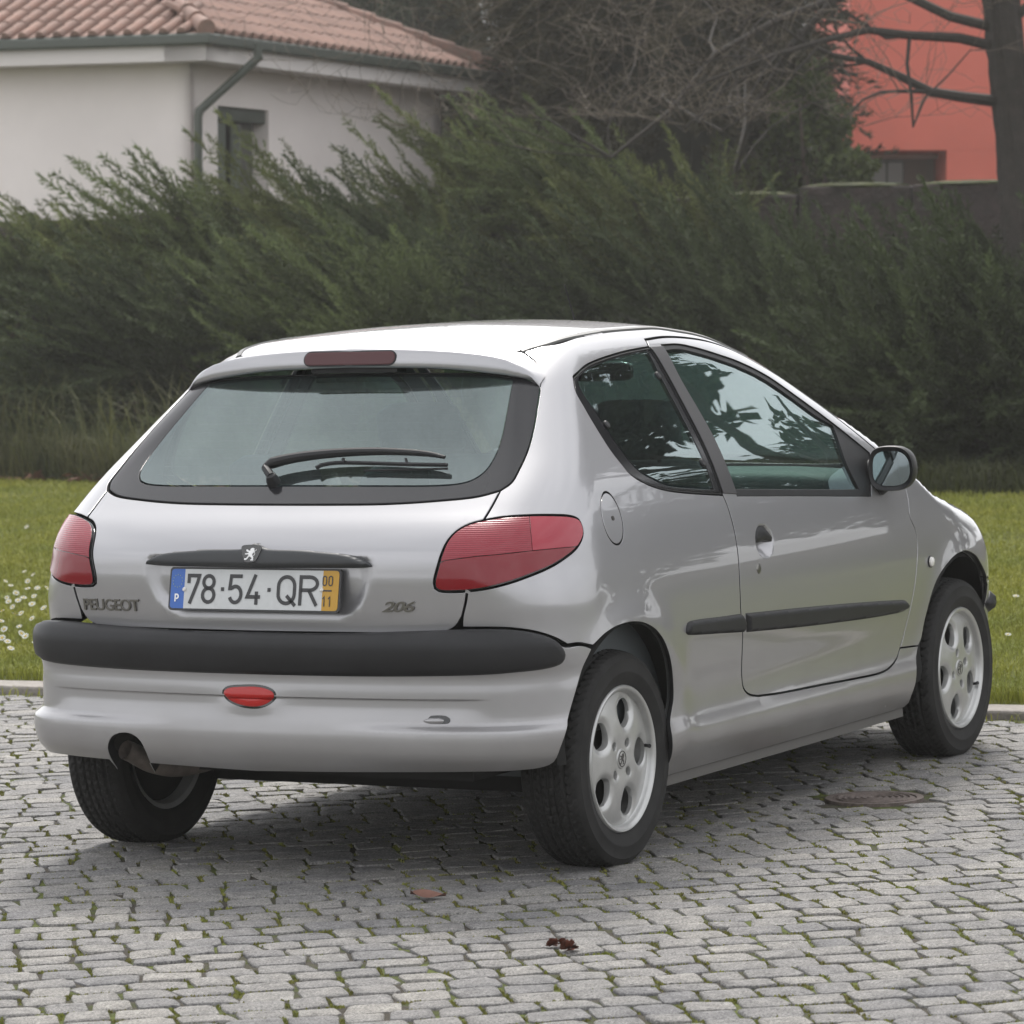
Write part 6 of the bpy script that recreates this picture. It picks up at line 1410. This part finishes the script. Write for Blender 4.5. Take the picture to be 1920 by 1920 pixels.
limbs = [(1862, 192, -1.0, -.15, .05, 1.9, .060), (1880, 95, -1.0, -.2, .12, 2.8, .055), (1876, 60, -1., .1, .14, 3.0, .055), (1870, -20, -1., -.25, -.03, 3.4, .055), (1866, -80, -1., .2, -.02, 3.8, .06), (1862, -130, -1., -.3, -.10, 4.2, .06),
         (1858, -160, -1., .15, -.10, 4.4, .055), (1900, 120, .8, -.3, .3, 1.8, .05), (1895, 40, .7, .2, .4, 2.0, .05), (1856, -60, -1., .0, .02, 3.9, .05), (1850, -190, -1., -.1, -.14, 4.6, .05)]
for (u_, v, dx, dy, dz, L, r) in limbs:
    sink = []; grow(np.array(gpx(u_, v, 35.5)), np.array([dx, dy, dz]), L*1.22, r, 0, sink)
    lb = MB(); tw_ = MB()
    for pts_, rs, lvl in sink:
        (lb if lvl < 2 else tw_).tube([tuple(to_w(p)-TL) for p in pts_], rs, 7 if lvl == 0 else (5 if lvl == 1 else 3), caps=False)
    ob = lb.build('limb', M['twig'], tree); t_ = tw_.build('twigs', M['twig_l'], ob); t_['kind'] = 'stuff'

# ------------------------------------------------------------------ trees off to the right of the car park, mirrored in the side windows
M['grove'] = leaf_mat('grove_leaves', (.036, .050, .022), (.020, .030, .014), .4, .5)
def grove(x, y, h, r, label, n=11000, zc_=.60, hz=.42):
    P0 = np.array([x, y, 0.]); root = empty('roadside_tree', (x, y, 0)); tag(root, label, 'tree', 'trees across the car park'); q = np.random.default_rng(int(abs(x*13+y*7)))
    d_ = q.normal(0, 1, (n, 3)); d_ /= np.linalg.norm(d_, axis=1)[:, None]; lob = 1+.28*np.sin(d_[:, 0]*4+x)*np.sin(d_[:, 2]*5+y)+.18*np.sin(d_[:, 1]*8)
    P = np.array([0, 0, h*zc_])+d_*np.array([r, r, h*hz])*(lob*q.uniform(.35, 1., n)**.5)[:, None]; t1 = q.normal(0, 1, (n, 3)); t1 /= np.linalg.norm(t1, axis=1)[:, None]; t2 = np.cross(t1, q.normal(0, 1, (n, 3))); t2 /= np.linalg.norm(t2, axis=1)[:, None]; s_ = (.13*q.uniform(.6, 1.3, n))[:, None]
    V = np.stack([P-t1*s_, P+t2*s_*.5, P+t1*s_, P-t2*s_*.5], 1).reshape(-1, 3); mesh_obj('crown', V, (np.arange(n)[:, None]*4+np.arange(4)), M['grove'], root, False)
    b = MB(); b.tube([(0, 0, -.1), (.1, 0, h*.3), (0, .1, h*.7)], [.22, .17, .06], 10); b.build('trunk', M['twig'], root)
    for i in range(6): b = MB(); a = i*1.05; b.tube([(0.05, 0, h*(.25+.05*i)), (r*.6*math.cos(a), r*.6*math.sin(a), h*(.45+.05*i))], [.09, .03], 7); b.build('limb', M['twig'], root)

grove(17.5, -5.2, 6.1, 2.4, 'round tree across the car park, near the front of the car'); grove(23, -7.5, 7.4, 2.9, 'tall tree across the car park, beyond the round one'); grove(13.5, -8.2, 4.6, 2.0, 'low wide tree across the car park, opposite the bonnet'); grove(30, -5.0, 8.6, 3.4, 'distant tall tree at the far corner of the car park')
grove(12, -4.6, 10.5, 2.9, 'high-crowned tree overhanging the car park beside the bonnet', 11000, .73, .20)
# ------------------------------------------------------------------ thin haze volume added to lift the distant dark tones
M['haze'] = bpy.data.materials.new('haze'); M['haze'].use_nodes = True; hn, hl_ = M['haze'].node_tree.nodes, M['haze'].node_tree.links
for n in list(hn): hn.remove(n)
ho = hn.new('ShaderNodeOutputMaterial'); hv = hn.new('ShaderNodeVolumePrincipled'); hv.inputs['Color'].default_value = (.93, .92, .88, 1); hv.inputs['Density'].default_value = .0009; hv.inputs['Anisotropy'].default_value = .3
hl_.new(hv.outputs[0], ho.inputs['Volume'])
b = MB(); b.box((30, 10, 6.45), (120, 110, 15.5)); hz_ = b.build('haze', M['haze'], None, smooth=False); tag(hz_, 'thin haze added to veil the distance', 'haze', kind='stuff')
